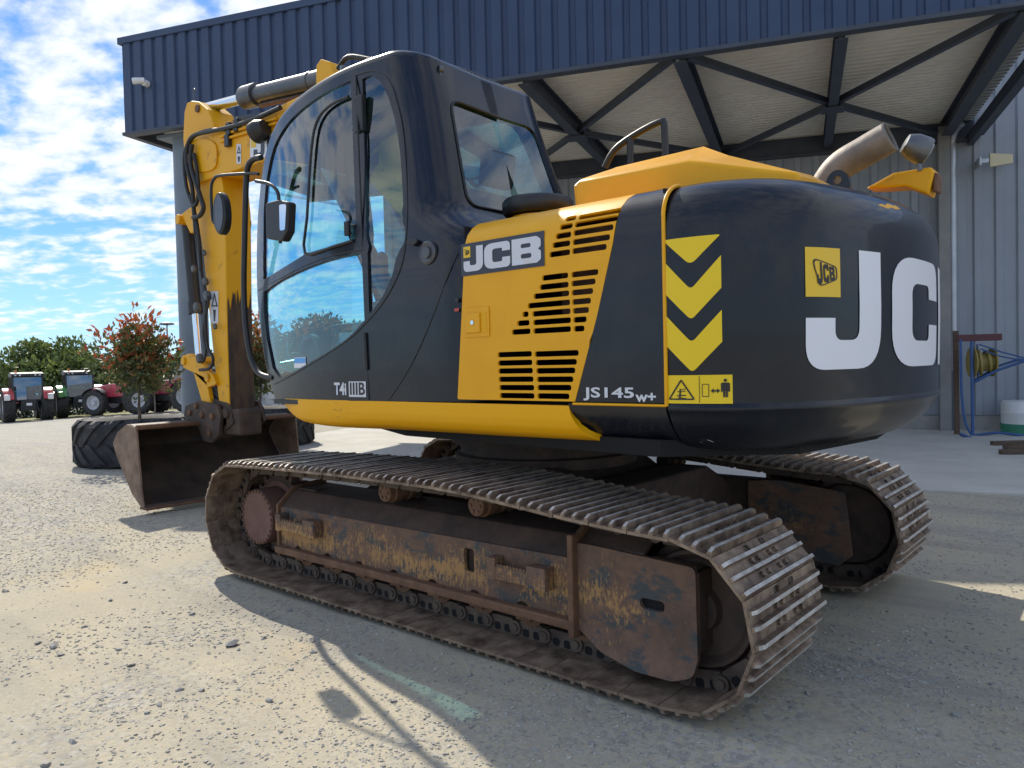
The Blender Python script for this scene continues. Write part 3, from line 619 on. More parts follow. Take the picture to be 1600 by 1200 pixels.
decal('sticker_print', [(px0+.0065*math.cos(a), 1.313+.0065*math.sin(a)) for a in np.linspace(0, 6.2, 12)[:-1]], smap, 'black_decal', st)
# big letters across the tail, unit shapes then scaled
def LJ(): return rnd([(.66, 1), (1, 1), (1, 0), (0, 0), (0, .43), (.33, .43), (.33, .245), (.66, .245)], [0, 0, .36, .36, 0, 0, .12, .12], 8), []
def LC(): return rnd([(1, .64), (1, 1), (0, 1), (0, 0), (1, 0), (1, .40), (.70, .40), (.70, .24), (.32, .24), (.32, .77), (.70, .77), (.70, .64)], [0, .30, .34, .34, .30, 0, 0, .10, .12, .12, .10, 0], 8), []
def LB(): return rnd([(0, 0), (.86, 0), (1, .12), (1, .44), (.90, .52), (1, .60), (1, .88), (.86, 1), (0, 1)], [0, .10, .14, .12, .02, .12, .14, .10, 0], 6), [rnd([(.32, .22), (.68, .22), (.68, .40), (.32, .40)], .07, 4), rnd([(.32, .62), (.66, .62), (.66, .78), (.32, .78)], .07, 4)]
def letter(shape, u0, u1, z0, z1, mp, m, parent, name, step=.05, skew=0.0):
    o, h = shape(); t = lambda p: (u0+(u1-u0)*p[0], z0+(z1-z0)*p[1]+skew*p[0]); return decal(name, [t(p) for p in o], mp, m, parent, [[t(p) for p in q] for q in h], step)
uJ0, uJ1 = cu(1259, 500)[0], cu(1375, 440)[0]; uC0, uC1 = cu(1393, 480)[0], cu(1461, 460)[0]+.02
zl0, zl1 = 1.345, 1.822
letter(LJ, uJ0, uJ1, zl0, zl1, cwmap, 'white_decal', CW, 'letter_j'); letter(LC, uC0, uC1, zl0, zl1, cwmap, 'white_decal', CW, 'letter_c'); letter(LB, uC1+.075, uC1+.075+.60, zl0, zl1, cwmap, 'white_decal', CW, 'letter_b')
b0, b1 = uJ0, cu(1312, 430)[0]; bz0, bz1 = 1.632, 1.822
def badge(b0, b1, bz0, bz1, mp, mp2, parent, m='badge_yellow', fine=True):
    bd = decal('badge', [(b0, bz0), (b1, bz0), (b1, bz1), (b0, bz1)], mp, m, parent)
    t = lambda p: (b0+(b1-b0)*p[0], bz0+(bz1-bz0)*p[1])
    o_ = rnd([t(p) for p in ((.14, .80), (.36, .20), (.90, .36), (.88, .62))], .02*(b1-b0)/.19, 4); c = Vector((sum(p[0] for p in o_)/len(o_), sum(p[1] for p in o_)/len(o_)))
    decal('badge_print', o_, mp2, 'black_decal', bd, [[tuple(c+(Vector(p)-c)*.90) for p in o_]])
    for k, shp in enumerate((LJ, LC, LB)):
        o2, h2 = shp(); tr = lambda p: t((.30+k*.185+p[0]*.155+p[1]*-.03, .26+k*.035+p[1]*(.44-k*.075)))
        decal('badge_print', [tr(p) for p in o2], mp2, 'black_decal', bd, [[tr(p) for p in q] for q in h2], .03)
    return bd
badge(b0, b1, bz0, bz1, cwmap, smap, CW)
for (xa, ya, xb, yb) in ((1075, 658, 1090, 664), (1080, 668, 1098, 676), (1086, 677, 1101, 686), (1092, 660, 1106, 666), (1072, 672, 1080, 678), (1100, 682, 1113, 689), (1068, 650, 1083, 652), (1095, 690, 1108, 694)):
    a_, b_ = cu(xa, ya), cu(xb, yb); va = -.04+(1.20-a_[1])*-.9; vb = -.04+(1.20-b_[1])*-.9
    decal('scratch', line((a_[0], va), (b_[0], vb), .003), lambda u, v: cw(u, v, .003), 'silver_decal' if xa % 3 == 0 else 'steel_grey', CW)
cw_w = [cu(1382, 330)[0], cu(1412, 335)[0]]
decal('worn_patch', [(cw_w[0], .975), (cw_w[0]+.04, .99), (cw_w[0]+.07, .985), (cw_w[0]+.11, 1.005), (cw_w[0]+.16, .998), (cw_w[0]+.19, 1.008), (cw_w[0]+.23, .99), (cw_w[0]+.17, .975), (cw_w[0]+.12, .98), (cw_w[0]+.08, .962), (cw_w[0]+.05, .972)], lambda u, v: cw(u, v, .003), 'yellow_worn', CW)
# paint worn off at the top corner of the tail
# ---------- black skirt piece between yellow skirt and tail seam
def bskirt(u, v): z, ins = cwprof(v); return (u, YS-ins, z)
bs = sheet('rear_skirt', [(-1.082, .075), (-1.573, .075), (-1.575, -.30), (-1.19, -.30), (-1.13, -.10), (-1.095, .0)], lambda u, v: bskirt(u, v), 'navy', EX, (), .05, .02)
# ---------- engine side cover: yellow panel with louvres and dark rear part
RT = .15; ZT = 1.97
def side(u, v):       # flat side that rolls over into the deck at the top
    top = ZT+.0*(u)
    if v <= top: return (u, YS, v)
    a = (v-top)/RT
    if a < math.pi/2: return (u, YS-RT*(1-math.cos(a)), top+RT*math.sin(a))
    return (u, YS-RT-(a-math.pi/2)*RT, top+RT)
VT = ZT+RT*math.pi/2
def sideoff(off):
    def f(u, v):
        p = side(u, v); a = 0 if v <= ZT else min(math.pi/2, (v-ZT)/RT); return (p[0], p[1]+off*math.cos(a), p[2]+off*math.sin(a))
    return f
def C6(x, y): return xz(690+x*.30822, 280+y*.30822, YS)
rows = '''630,195,660,190 697,187,902,150 608,241,650,235 685,230,878,195 590,288,645,281 680,272,858,243 573,334,640,325 676,319,841,294 557,381,640,371 673,363,824,344
520,501,630,487 669,484,782,470 508,547,632,535 669,528,768,519 477,594,635,578 670,574,756,568 447,640,640,626 673,621,745,617 420,685,430,684 470,683,642,669 676,667,735,663 393,730,435,728 474,725,644,716 679,713,723,710 366,774,440,772 475,768,644,761 681,758,712,757
294,889,447,886 482,886,683,881 295,931,449,930 487,929,674,927 297,972,452,971 490,971,666,970 299,1014,455,1014 493,1015,656,1014 302,1056,459,1057 495,1057,646,1056 305,1097,460,1098 496,1099,636,1101'''.split()
holes = []
for r_ in rows:
    a, b, c, d_ = map(float, r_.split(',')); (x0, z0), (x1, z1) = C6(a, b), C6(c, d_); xa, xb_ = max(x0, x1), min(x0, x1); zc_ = (z0+z1)/2; hh = .0128
    holes.append(rnd([(xa+hh, zc_-hh), (xa+hh, zc_+hh), (xb_-hh, zc_+hh), (xb_-hh, zc_-hh)], hh*.98, 4))
for q in range(17):      # slanted slots along the top roll
    x = -.50-q*.046; holes.append(rnd([(x, VT-.035), (x+.012, VT-.035), (x+.030, VT+.035), (x+.018, VT+.035)], .005, 2))
xfb, xft = xz(715, 627, YS)[0], xz(728, 352, YS)[0]
yel = rnd([(xfb, 1.222), (xft+.02, 1.9), (xft, VT-.05), (-.53, VT+.12), (-1.44, VT+.12), (-1.40, VT), (-1.335, 1.90), (-1.249, 1.60), (-1.12, 1.222)], [.01, .02, .1, .05, 0, 0, 0, 0, 0], 5)
yp = sheet('engine_cover', yel, side, 'yellow', EX, holes, .06, .012)
drk = [(-1.124, 1.222), (-1.249, 1.60), (-1.339, 1.90), (-1.404, VT), (-1.444, VT+.12), (-1.568, VT+.12), (-1.568, 1.222)]
dk = sheet('engine_cover_rear', drk, side, 'navy', EX, (), .06, .012)
# yellow trim along the seam and under the dark panel
mb = MB(); tp = [side(-1.578, v) for v in np.linspace(1.21, VT-.01, 40)]; mb.tube(tp, .0085, 8, 0); mb.tube([(-1.11, YS+.001, 1.212), (-1.578, YS+.001, 1.212)], .006, 8, 0); mb.obj('seam_trim', 'yellow', EX, smooth=60)
# inside of the engine bay
mb = MB(); mb.box(-1.55, -.42, .55, .56, 1.2, 2.1); mb.box(-1.55, -.42, .56, 1.1, 1.19, 1.2); mb.box(-1.56, -1.55, .55, 1.15, 1.2, 2.1); mb.box(-.42, -.41, .55, 1.15, 1.2, 2.1); mb.obj('engine_bay', 'hole', EX)
mb = MB(); mb.box(-1.25, -.95, .9, 1.06, 1.62, 2.02); mb.obj('radiator', 'radiator', EX, bevel=.01)
# lettering plate on the yellow panel
cn = [C6(105, 330), C6(527, 260), C6(518, 440), C6(97, 495)]
xl, xr_ = (cn[0][0]+cn[3][0])/2, (cn[1][0]+cn[2][0])/2; zt1, zb1 = (cn[0][1]+cn[1][1])/2, (cn[2][1]+cn[3][1])/2
s3, s5 = sideoff(.003), sideoff(.005)
pl = decal('name_plate', rnd([(xl, zb1), (xr_, zb1), (xr_, zt1), (xl, zt1)], .003, 2), s3, 'navy_decal', yp)
W_, H_ = xr_-xl, zt1-zb1
for shp, a, b, nm in ((LJ, .035, .285, 'letter_j'), (LC, .30, .615, 'letter_c'), (LB, .635, .965, 'letter_b')): letter(shp, xl+W_*a, xl+W_*b, zb1+H_*.12, zb1+H_*.88, s5, 'silver_decal', pl, nm)
badge(xl+W_*.035, xl+W_*.125, zb1+H_*.56, zb1+H_*.90, sideoff(.0045), sideoff(.006), pl)
# lock recess, button and small red note
a, b = C6(118, 655), C6(246, 797); mb = MB(); lo_x, hi_x = min(a[0], b[0]), max(a[0], b[0]); lo_z, hi_z = min(a[1], b[1]), max(a[1], b[1])
mb.prism(rnd([(hi_x, lo_z), (hi_x, hi_z), (lo_x, hi_z), (lo_x, lo_z)], .008, 3), YS+.0015, YS+.006); lk = mb.obj('latch_plate', 'yellow', yp, bevel=.002)
mb = MB(); mb.prism(rnd([(hi_x-.012, lo_z+.02), (hi_x-.012, hi_z-.025), (lo_x+.015, hi_z-.025), (lo_x+.015, lo_z+.02)], .006, 3), YS+.005, YS+.0075); mb.obj('latch_recess', 'yellow_worn', lk)
mb = MB(); mb.box(lo_x+.055, hi_x-.014, YS+.007, YS+.016, lo_z+.022, hi_z-.027); mb.obj('latch_paddle', 'yellow', lk, bevel=.004)
p = C6(167, 727); mb = MB(); mb.cyl((p[0], YS+.015, p[1]), (p[0], YS+.020, p[1]), .011, n=14); mb.obj('key_lock', 'chrome', lk, smooth=40)
p = C6(81, 612); mb = MB(); mb.cyl((p[0], YS, p[1]), (p[0], YS+.008, p[1]), .012, n=14); mb.obj('plug', 'black', yp, smooth=40)
p = C6(78, 662); decal('red_note', [(p[0]+.016, p[1]-.008), (p[0]-.016, p[1]-.008), (p[0]-.016, p[1]+.008), (p[0]+.016, p[1]+.008)], s3, 'red_decal', yp)
# ---------- text from the built-in font laid on a panel
def text(s, name, x0, z0, h, width, mp, m, parent, bold=.02, direction=-1):
    cu_ = bpy.data.curves.new(name, 'FONT'); cu_.body = s; cu_.size = 1; cu_.offset = bold; cu_.resolution_u = 3; to = bpy.data.objects.new(name, cu_); COL.objects.link(to)
    dg = bpy.context.evaluated_depsgraph_get(); dg.update(); me = bpy.data.meshes.new_from_object(to.evaluated_get(dg)); bpy.data.objects.remove(to); bpy.data.curves.remove(cu_)
    v = np.array([q.co[:] for q in me.vertices]); lo, hi = v.min(0), v.max(0)
    for q in me.vertices:
        k = (q.co.x-lo[0])/(hi[0]-lo[0]); zz = z0+h*(q.co.y-lo[1])/(hi[1]-lo[1]); q.co = mp(x0+direction*width*k, zz)
    me.materials.clear(); me.materials.append(M[m]); o = bpy.data.objects.new(name, me); COL.objects.link(o); o.parent = parent
    n = sum((p.normal for p in me.polygons), Vector())
    if n.dot(CAM_POS-Vector(me.vertices[0].co)) < 0: me.flip_normals()
    return o
a, b = xz(912, 627, YS), xz(995, 607, YS); text('JS145', 'model_lettering', a[0], a[1]+.004, .058, a[0]-b[0]-.012, sideoff(.003), 'silver_decal', dk, .022)
c = xz(1027, 627, YS); text('w+', 'model_lettering', b[0]+.006, a[1]+.002, .038, b[0]-c[0]+.002, sideoff(.003), 'silver_decal', dk, .03)
# ---------- hood
hs = [(-.925, .90, 2.13, 2.262, 2.262, .90), (-.955, .905, 2.13, 2.275, 2.30, .86), (-1.06, .905, 2.13, 2.272, 2.345, .76), (-1.54, .905, 2.13, 2.262, 2.352, .76), (-1.64, .90, 2.13, 2.235, 2.30, .72), (-1.98, .80, 2.10, 2.15, 2.165, .62)]
V = []; mb = MB()
for x, ys_, z0, z1, z2, yt in hs: V += [(x, ys_, z0), (x, ys_, z1), (x, yt, z2), (x, -yt*.75, z2), (x, -ys_*.75, z1), (x, -ys_*.75, z0)]
F = [(0, 1, 2, 3, 4, 5), tuple(range(len(V)-1, len(V)-7, -1))]
for j in range(len(hs)-1): F += [(j*6+k, j*6+(k+1) % 6, j*6+6+(k+1) % 6, j*6+6+k) for k in range(6)]
mb.add(V, F); hood = mb.obj('hood', 'yellow', EX, bevel=.022, seg=3, smooth=30)
mb = MB(); mb.box(-1.56, -.42, -1.1, 1.0, 2.05, 2.118); mb.obj('top_deck', 'yellow', EX)
mb = MB(); mb.prism([(-.42, 1.2), (-.42, 2.10), (-1.5, 2.10), (-1.5, 1.2)], -1.15, -1.1); mb.obj('right_side_panel', 'yellow', EX)
mb = MB(); mb.lathe((-.455, .60, 2.14), (0, 0, 1), [(0, .12), (.075, .12), (.078, .145), (.082, .185), (.10, .20), (.15, .20), (.168, .185), (.175, .15), (.18, 0)], 32); ai = mb.obj('air_intake', ['black'], EX, smooth=40)
mb = MB(); mb.lathe((-.455, .60, 2.14), (0, 0, 1), [(.0, .15), (.07, .15)], 32); mb.obj('intake_collar', 'yellow', ai, smooth=40)
mb = MB(); Yh = .32
hp = [(*xz(945, 262, Yh), ), (*xz(960, 235, Yh), ), (*xz(990, 212, Yh), ), (*xz(1032, 190, Yh), ), (*xz(1038, 200, Yh), ), (*xz(1040, 250, Yh), )]
mb.tube([(x, Yh, z) for x, z in hp], .019, 10, 3); q = xz(985, 214, Yh); q2 = xz(980, 262, Yh); mb.tube([(q[0], Yh, q[1]), (q[0]+.01, Yh, q2[1]-.1)], .019, 10, 0); mb.obj('deck_handrail', 'black', EX, smooth=60)
# exhaust, lamp, bracket
Ye = -.42; e0, e1, e2 = xz(1290, 300, Ye), xz(1312, 262, Ye), xz(1392, 213, Ye)
mb = MB(); pts = spline([(e0[0]+.06, e0[1]-.12), (e0[0]+.02, e0[1]), (e1[0]+.005, e1[1]), ((e1[0]+e2[0])/2, (e1[1]+e2[1])/2+.005), e2], 6, closed=False); mb.tube([(x, Ye, z) for x, z in pts], .082, 24, 0, caps=False); ex_ = mb.obj('exhaust', mat('exhaust_steel', (.165, .145, .13), (.27, .24, .21), 6, .6, metal=.5, bump=.2), EX, smooth=50)
so_ = ex_.modifiers.new('thickness', 'SOLIDIFY'); so_.thickness = .006; so_.offset = -1
mb = MB(); dv = Vector((pts[-1][0]-pts[-3][0], 0, pts[-1][1]-pts[-3][1])).normalized(); pe = Vector((pts[-1][0], Ye, pts[-1][1])); mb.cyl(pe-dv*.06, pe-dv*.055, .076, n=24); mb.obj('exhaust_inside', 'hole', ex_)
Yb = -.2; a = xz(1308, 285, Yb); arch = [(a[0]+.07, a[1]-.12)]+[(a[0]+.062*math.cos(t), a[1]-.02+.085*math.sin(t)) for t in np.linspace(.1, math.pi-.1, 12)]+[(a[0]-.07, a[1]-.12)]
sheet('lifting_eye', arch, lambda u, v: (u, Yb, v), 'navy', EX, [[(a[0]+.022*math.cos(t), a[1]+.012+.022*math.sin(t)) for t in np.linspace(0, 6.283, 14)[:-1]]], .1, .03)
Yk = -.55; ka, kb, kc, kd, ke = xz(1352, 294, Yk), xz(1395, 270, Yk), xz(1455, 260, Yk), xz(1450, 304, Yk), xz(1440, 300, Yk)
mb = MB(); mb.prism([ka, kb, kc, (kc[0]-.012, kc[1]-.03), kd, xz(1415, 291, Yk), xz(1385, 293, Yk)], Yk-.16, Yk); kbk = mb.obj('rear_bracket', 'yellow_worn', EX, bevel=.012)
mb = MB(); mb.box(kc[0]-.025, kc[0]-.001, Yk-.13, Yk-.02, kd[1]+.015, kc[1]-.03); mb.obj('bracket_end', 'rust', kbk, bevel=.01)
mb = MB(); lp_ = xz(1434, 232, Yk); mb.lathe((lp_[0], Yk, lp_[1]), (-.75, -.45, -.45), [(-.075, .02), (-.07, .05), (-.03, .07), (.03, .074), (.05, .070), (.055, .05)], 22); mb.tube([(lp_[0], Yk, lp_[1]-.05), (lp_[0]-.01, Yk, lp_[1]-.12)], .012); wl = mb.obj('work_lamp', 'steel_grey', EX, smooth=40)
mb = MB(); lx = Vector((lp_[0], Yk, lp_[1]))+Vector((-.75, -.45, -.45)).normalized()*.056; mb.cyl(lx, lx+Vector((-.75, -.45, -.45)).normalized()*.004, .05, n=20); mb.obj('lamp_lens', 'lens', wl)
# ---------- cab
def ss(t): t = max(0, min(1, t)); return t*t*(3-2*t)
def YC(x, z): return YS-.15*ss((z-1.75)/1.35)-.13*max(0, min(1.3, (x-.55)/1.1))**2
def XR(z): return (-.25+.28*(z-2.2)/.9) if z > 2.25 else (-.236 if z > 2.25 else -.236-.29*ss((2.25-z)/.22))
RCN = .21
def cabmap(u, z, off=0.0):
    xc = XR(z)+RCN
    if u < 0: x = xc-u; y = YC(x, z); n = (0, 1)
    elif u < RCN*math.pi/2: a = u/RCN; n = (-math.sin(a), math.cos(a)); Y0 = YC(xc, z); x = xc-RCN*math.sin(a); y = Y0-RCN*(1-math.cos(a))
    else: x = XR(z); y = YC(xc, z)-RCN-(u-RCN*math.pi/2); n = (-1, 0)
    return (x+n[0]*off, y+n[1]*off, z)
def cuv(px, py):          # sight line met with the cab's side -> (u, z)
    Y = 1.15
    for _ in range(12): x, z = xz(px, py, Y); Y = YC(x, z)
    return (XR(z)+RCN-x, z)
def ruv(px, py):          # the same on the rear face
    X = -.15
    for _ in range(12): p = onp(px, py, 0, X); X = XR(p.z)
    return (YC(XR(p.z)+RCN, p.z)-RCN-p.y+RCN*math.pi/2, p.z)
front = [(432, 624), (418, 585), (409, 530), (404, 480), (402, 430), (402, 380), (403, 330), (408, 275), (418, 225), (436, 188), (462, 160), (500, 134), (540, 113), (575, 98), (605, 92)]
fr_uz = [cuv(*p) for p in front]
def smooth_open(P, step, it):
    P = [Vector(p) for p in P]; out = [P[0]]
    for a, b in zip(P, P[1:]):
        k = max(1, int((b-a).length/step)); out += [a.lerp(b, j/k) for j in range(1, k+1)]
    for _ in range(it): out = [out[0]]+[(out[i-1]+out[i]*2+out[i+1])/4 for i in range(1, len(out)-1)]+[out[-1]]
    return [tuple(p) for p in out]
ytop = 3.085; UE = RCN*math.pi/2+.42
# roof edge of the rear corner and the rear face (level, falling slightly to the back)
tail = [(-.06, fr_uz[-1][1]+.012), (.04, fr_uz[-1][1]+.006), (.14, fr_uz[-1][1]-.006), (.25, fr_uz[-1][1]-.02), (.40, fr_uz[-1][1]-.03), (UE, fr_uz[-1][1]-.035)]
fu2x = lambda q: (XR(q[1])+RCN-q[0], q[1])         # panel coordinate <-> distance along the machine
edge = [fu2x(q) for q in smooth_open(spline([fu2x(q) for q in fr_uz], 3, closed=False)[:-1]+[fu2x(q) for q in spline([fr_uz[-1]]+tail, 3, closed=False)], .04, 22)]
outer = edge+[(UE, 1.215)]
def C3(pts): return [cuv(*p) for p in pts]
def LN(p, q, n=14): return [(p[0]+(q[0]-p[0])*k/n, p[1]+(q[1]-p[1])*k/n) for k in range(n+1)]
H1 = spline(C3(LN((411, 436), (412, 335), 7)+[(413, 315), (417, 277), (427, 232), (446, 197), (472, 170), (508, 145), (530, 134)]), 3, closed=False)+C3(LN((548, 126), (557, 372))+LN((556, 373), (476, 397), 8)+LN((472, 400), (414, 436), 8))
H2 = C3([(412, 457), (426, 446), (440, 437), (462, 426), (485, 416), (508, 408), (530, 402), (563, 395), (566, 420), (568, 440), (569, 466)])+spline(C3([(570, 500), (548, 524), (520, 545), (490, 563), (455, 583), (436, 590)]), 3, closed=False)+C3([(426, 575), (417, 530), (412, 485)])
H3 = spline(C3([(566, 124), (580, 118), (597, 132), (611, 165), (622, 215), (628, 280), (629, 340), (625, 390), (613, 430), (596, 466), (577, 490)]), 3, closed=False)+C3(LN((576.6, 484), (566.5, 134), 16))
rw0, rw1 = RCN*math.pi/2+.03, UE
RWT = [ruv(690, 152), ruv(852, 196)]; 
H4 = rnd([(rw0-.02, 2.28), (rw0-.035, 2.93), (UE+.4, 2.93), (UE+.4, 2.28)], [.08, .08, 0, 0], 5)
H4L = rnd([(rw0-.02, 2.27), (rw0-.035, 2.915), (UE, 2.90), (UE, 2.27)], [.09, .09, 0, 0], 5)
H4X = [(p[0]+(.2 if p[0] > UE-1e-6 else 0), p[1]) for p in H4L]
cabL = sheet('cab_shell', outer, cabmap, 'navy', EX, [H1, H2, H3, H4X], .07, .03, 50)
# mirrored right half about the cab's middle
YM = YC(XR(2.6)+RCN, 2.6)-RCN-.42
HR = spline(C3([(411, 436), (413, 340), (424, 245), (446, 197), (500, 150), (545, 128), (580, 122), (606, 140), (624, 210), (630, 300), (625, 390), (596, 466), (548, 524), (490, 563), (436, 590), (414, 500)]), 3)
cabR = sheet('cab_shell', outer, cabmap, 'navy', EX, [HR, H4X], .07, .03, 50)
for v in cabR.data.vertices: v.co.y = 2*YM-v.co.y
cabR.data.flip_normals(); mr_ = cabR
def gl(name, h, parent, off=-.012): return sheet(name, h, lambda u, v: cabmap(u, v, off), 'glass', parent, (), .07, 0, 60)
g1 = gl('door_window', H1, cabL); gl('door_window', H2, cabL); gl('quarter_window', H3, cabL)
gr_ = gl('rear_window', H4L, cabL)
for c in (gl('side_window', HR, cabR), gl('rear_window', H4L, cabR)):
    for v in c.data.vertices: v.co.y = 2*YM-v.co.y
# roof and windscreen between the two halves: a rolled edge, then strips across
def roll():
    P = [np.array(cabmap(u, z)) for u, z in edge]; rows_ = []; r = .05
    for i, p in enumerate(P):
        t = P[min(i+1, len(P)-1)]-P[max(i-1, 0)]; t /= np.linalg.norm(t); u, z = edge[i]; e = .004
        du = np.array(cabmap(u+e, z))-np.array(cabmap(u-e, z)); dz = np.array(cabmap(u, z+e))-np.array(cabmap(u, z-e)); n = np.cross(du, dz); n /= np.linalg.norm(n)
        if n[1] < -.1 or n[0] > .5: n = -n
        if u < RCN*.7 and n[1] < 0: n = -n
        if u > RCN*.9 and n[0] > 0: n = -n
        b = np.cross(n, t); b -= n*(b@n)
        if u < 0 and z < 1.9 and b[0] < 0: b = -b
        if (z >= 1.9 or u >= 0) and b[2] < 0 and not (z < 2.6 and b[0] > .5): b = -b
        b /= np.linalg.norm(b); rows_.append([p+r*(n*(math.cos(a)-1)+b*math.sin(a)) for a in np.linspace(0, math.pi/2, 7)])
    return rows_
RR = roll(); nE = len(RR); iF = next(i for i, (u, z) in enumerate(edge) if z > 2.93)
V = []; F = []
for row in RR:
    L_ = [tuple(p) for p in row]; R2 = [(p[0], 2*YM-p[1], p[2]) for p in L_[::-1]]; a, b = Vector(L_[-1]), Vector(R2[0])
    mid = [tuple(a.lerp(b, k/6)+Vector((0, 0, .022*min(1, (b-a).length/.7)*math.sin(math.pi*k/6)))) for k in range(1, 6)]; V += L_+mid+R2
n = 7+5+7
for i in range(nE-1):
    for k in range(n-1):
        if i < iF-1 and 7 <= k+1 <= 11 and 6 <= k <= 11: continue
        if i < iF-1 and k in (6, 11): continue
        F.append((i*n+k, (i+1)*n+k, (i+1)*n+k+1, i*n+k+1))
mb = MB(); mb.add(V, F); roof = mb.obj('cab_roof', 'navy', EX, smooth=60)
V = []; F = []
for i in range(0, iF):
    a, b = Vector(RR[i][-1]), Vector((RR[i][-1][0], 2*YM-RR[i][-1][1], RR[i][-1][2])); V += [tuple(a.lerp(b, k/8)) for k in range(9)]
for i in range(iF-1): F += [(i*9+k, (i+1)*9+k, (i+1)*9+k+1, i*9+k+1) for k in range(8)]
mb = MB(); mb.add(V, F); mb.obj('windscreen', 'glass', roof, smooth=60)
mb = MB(); rz_ = fr_uz[-1][1]+.045; hx_ = xz(584, 84, .62)[0]; mb.lathe((hx_, .62, rz_-.04), (0, 0, 1), [(0, .24), (.03, .24), (.07, .20), (.085, .12), (.09, 0)], 28); mb.obj('roof_hatch', 'black', roof, smooth=50)
for px_ in ((535, 108), (688, 108)):
    p = onp(px_[0], px_[1], 1, 1.0 if px_[0] < 600 else .86); mb = MB(); mb.cyl((p.x, p.y, p.z-.05), (p.x, p.y, p.z+.005), .008); mb.lathe((p.x, p.y, p.z), (.3, .8, 0), [(-.012, .012), (-.012, .022), (.012, .022), (.012, .012)], 14); mb.obj('roof_eye_bolt', 'steel_grey', roof, smooth=40)
# panel joints, hinges, handles
def cabtube(name, pts, r, m, off=.004, parent=cabL, sm=4, conv=cuv): 
    mb = MB(); mb.tube([cabmap(*conv(*p), off) for p in pts], r, 8, sm); return mb.obj(name, m, parent, smooth=60)
cabtube('window_rubber', [(553, 376), (520, 386), (478, 396), (481, 340), (485, 270), (490, 215), (500, 183), (520, 163), (546, 151)], .009, 'black', .006, sm=3)
mb = MB(); p = cabmap(*cuv(547, 357), .02); mb.box(p[0]-.02, p[0]+.02, p[1]-.012, p[1]+.012, p[2]-.045, p[2]+.04); mb.obj('window_catch', 'black', cabL, bevel=.006)
cabtube('door_seal', [(556, 118), (566, 371), (576.5, 625)], .006, 'black', .001)
cabtube('panel_joint', [(404, 454), (440, 434), (486, 411), (530, 397), (566, 391)], .003, 'black', .001)
cabtube('panel_joint', [(556, 118), (585, 111), (608, 126), (622, 165), (631, 215), (636, 290), (636, 350), (630, 405), (615, 445), (595, 478), (573, 503), (545, 530), (500, 560), (460, 584), (430, 600)], .004, 'black', .001)
cabtube('panel_joint', [(713, 395), (700, 430), (670, 510), (640, 575), (607, 626)], .003, 'black', .001)
mb = MB(); a = cabmap(*cuv(563, 152), .015); b = cabmap(*cuv(565, 206), .015); mb.box(min(a[0], b[0])-.03, max(a[0], b[0])+.025, a[1]-.015, a[1]+.02, b[2], a[2]); mb.obj('door_hinge', 'black', cabL, bevel=.006)
mb = MB(); a = cabmap(*cuv(571, 520), .006); b = cabmap(*cuv(574, 578), .006); mb.cyl(a, b, .012, n=10); mb.obj('door_hinge', 'black', cabL, smooth=50)
p = cabmap(*cuv(670, 395), .004); mb = MB(); mb.lathe(p, (0, 1, 0), [(-.01, .062), (.008, .062), (.016, .05), (.012, .04)], 24); mb.lathe((p[0], p[1]+.006, p[2]), (0, 1, 0), [(0, .03), (.014, .03), (.016, 0)], 16); mb.obj('door_lock', 'ram', cabL, smooth=40)
mb = MB(); p = cabmap(*cuv(648, 379), .004); mb.prism([(p[0]+.05, p[2]), (p[0]+.02, p[2]+.02), (p[0]-.04, p[2]+.01), (p[0]-.045, p[2]-.005), (p[0]-.01, p[2]-.02)], p[1], p[1]+.02); mb.obj('door_stop', 'black', cabL, bevel=.004)
text('T4i', 'stage_lettering', *(lambda a: (a[0], a[1]))(cuv(523, 617)), .075, cuv(542, 617)[0]-cuv(523, 617)[0], lambda u, z: cabmap(u, z, .003), 'silver_decal', cabL, .035, 1)
a, b = cuv(546, 620), cuv(572, 596); bx = sheet('stage_plate', [(a[0], a[1]), (b[0], a[1]), (b[0], b[1]), (a[0], b[1])], lambda u, z: cabmap(u, z, .003), 'silver_decal', cabL, (), .2)
text('IIIB', 'stage_lettering', a[0]+.012, a[1]+.012, .072, b[0]-a[0]-.02, lambda u, z: cabmap(u, z, .0045), 'black_decal', cabL, .02, 1)
a, b = cuv(458, 575), cuv(476, 558); nt_ = sheet('window_note', [(a[0], a[1]), (b[0], a[1]), (b[0], b[1]), (a[0], b[1])], lambda u, z: cabmap(u, z, -.008), 'white_decal', cabL, (), .2)
sheet('window_note_print', [(a[0]+.004, a[1]+.03), (b[0]-.004, a[1]+.03), (b[0]-.004, b[1]-.004), (a[0]+.004, b[1]-.004)], lambda u, z: cabmap(u, z, -.006), 'blue_decal', nt_, (), .2)
rg = [(q[0], q[1]) for q in H4L]; mb = MB(); mb.tube([cabmap(u, z, .004) for u, z in [H4L[-1]]+H4L[:-1]], .008, 8, 0); mb.obj('window_rubber', 'black', cabL, smooth=60)
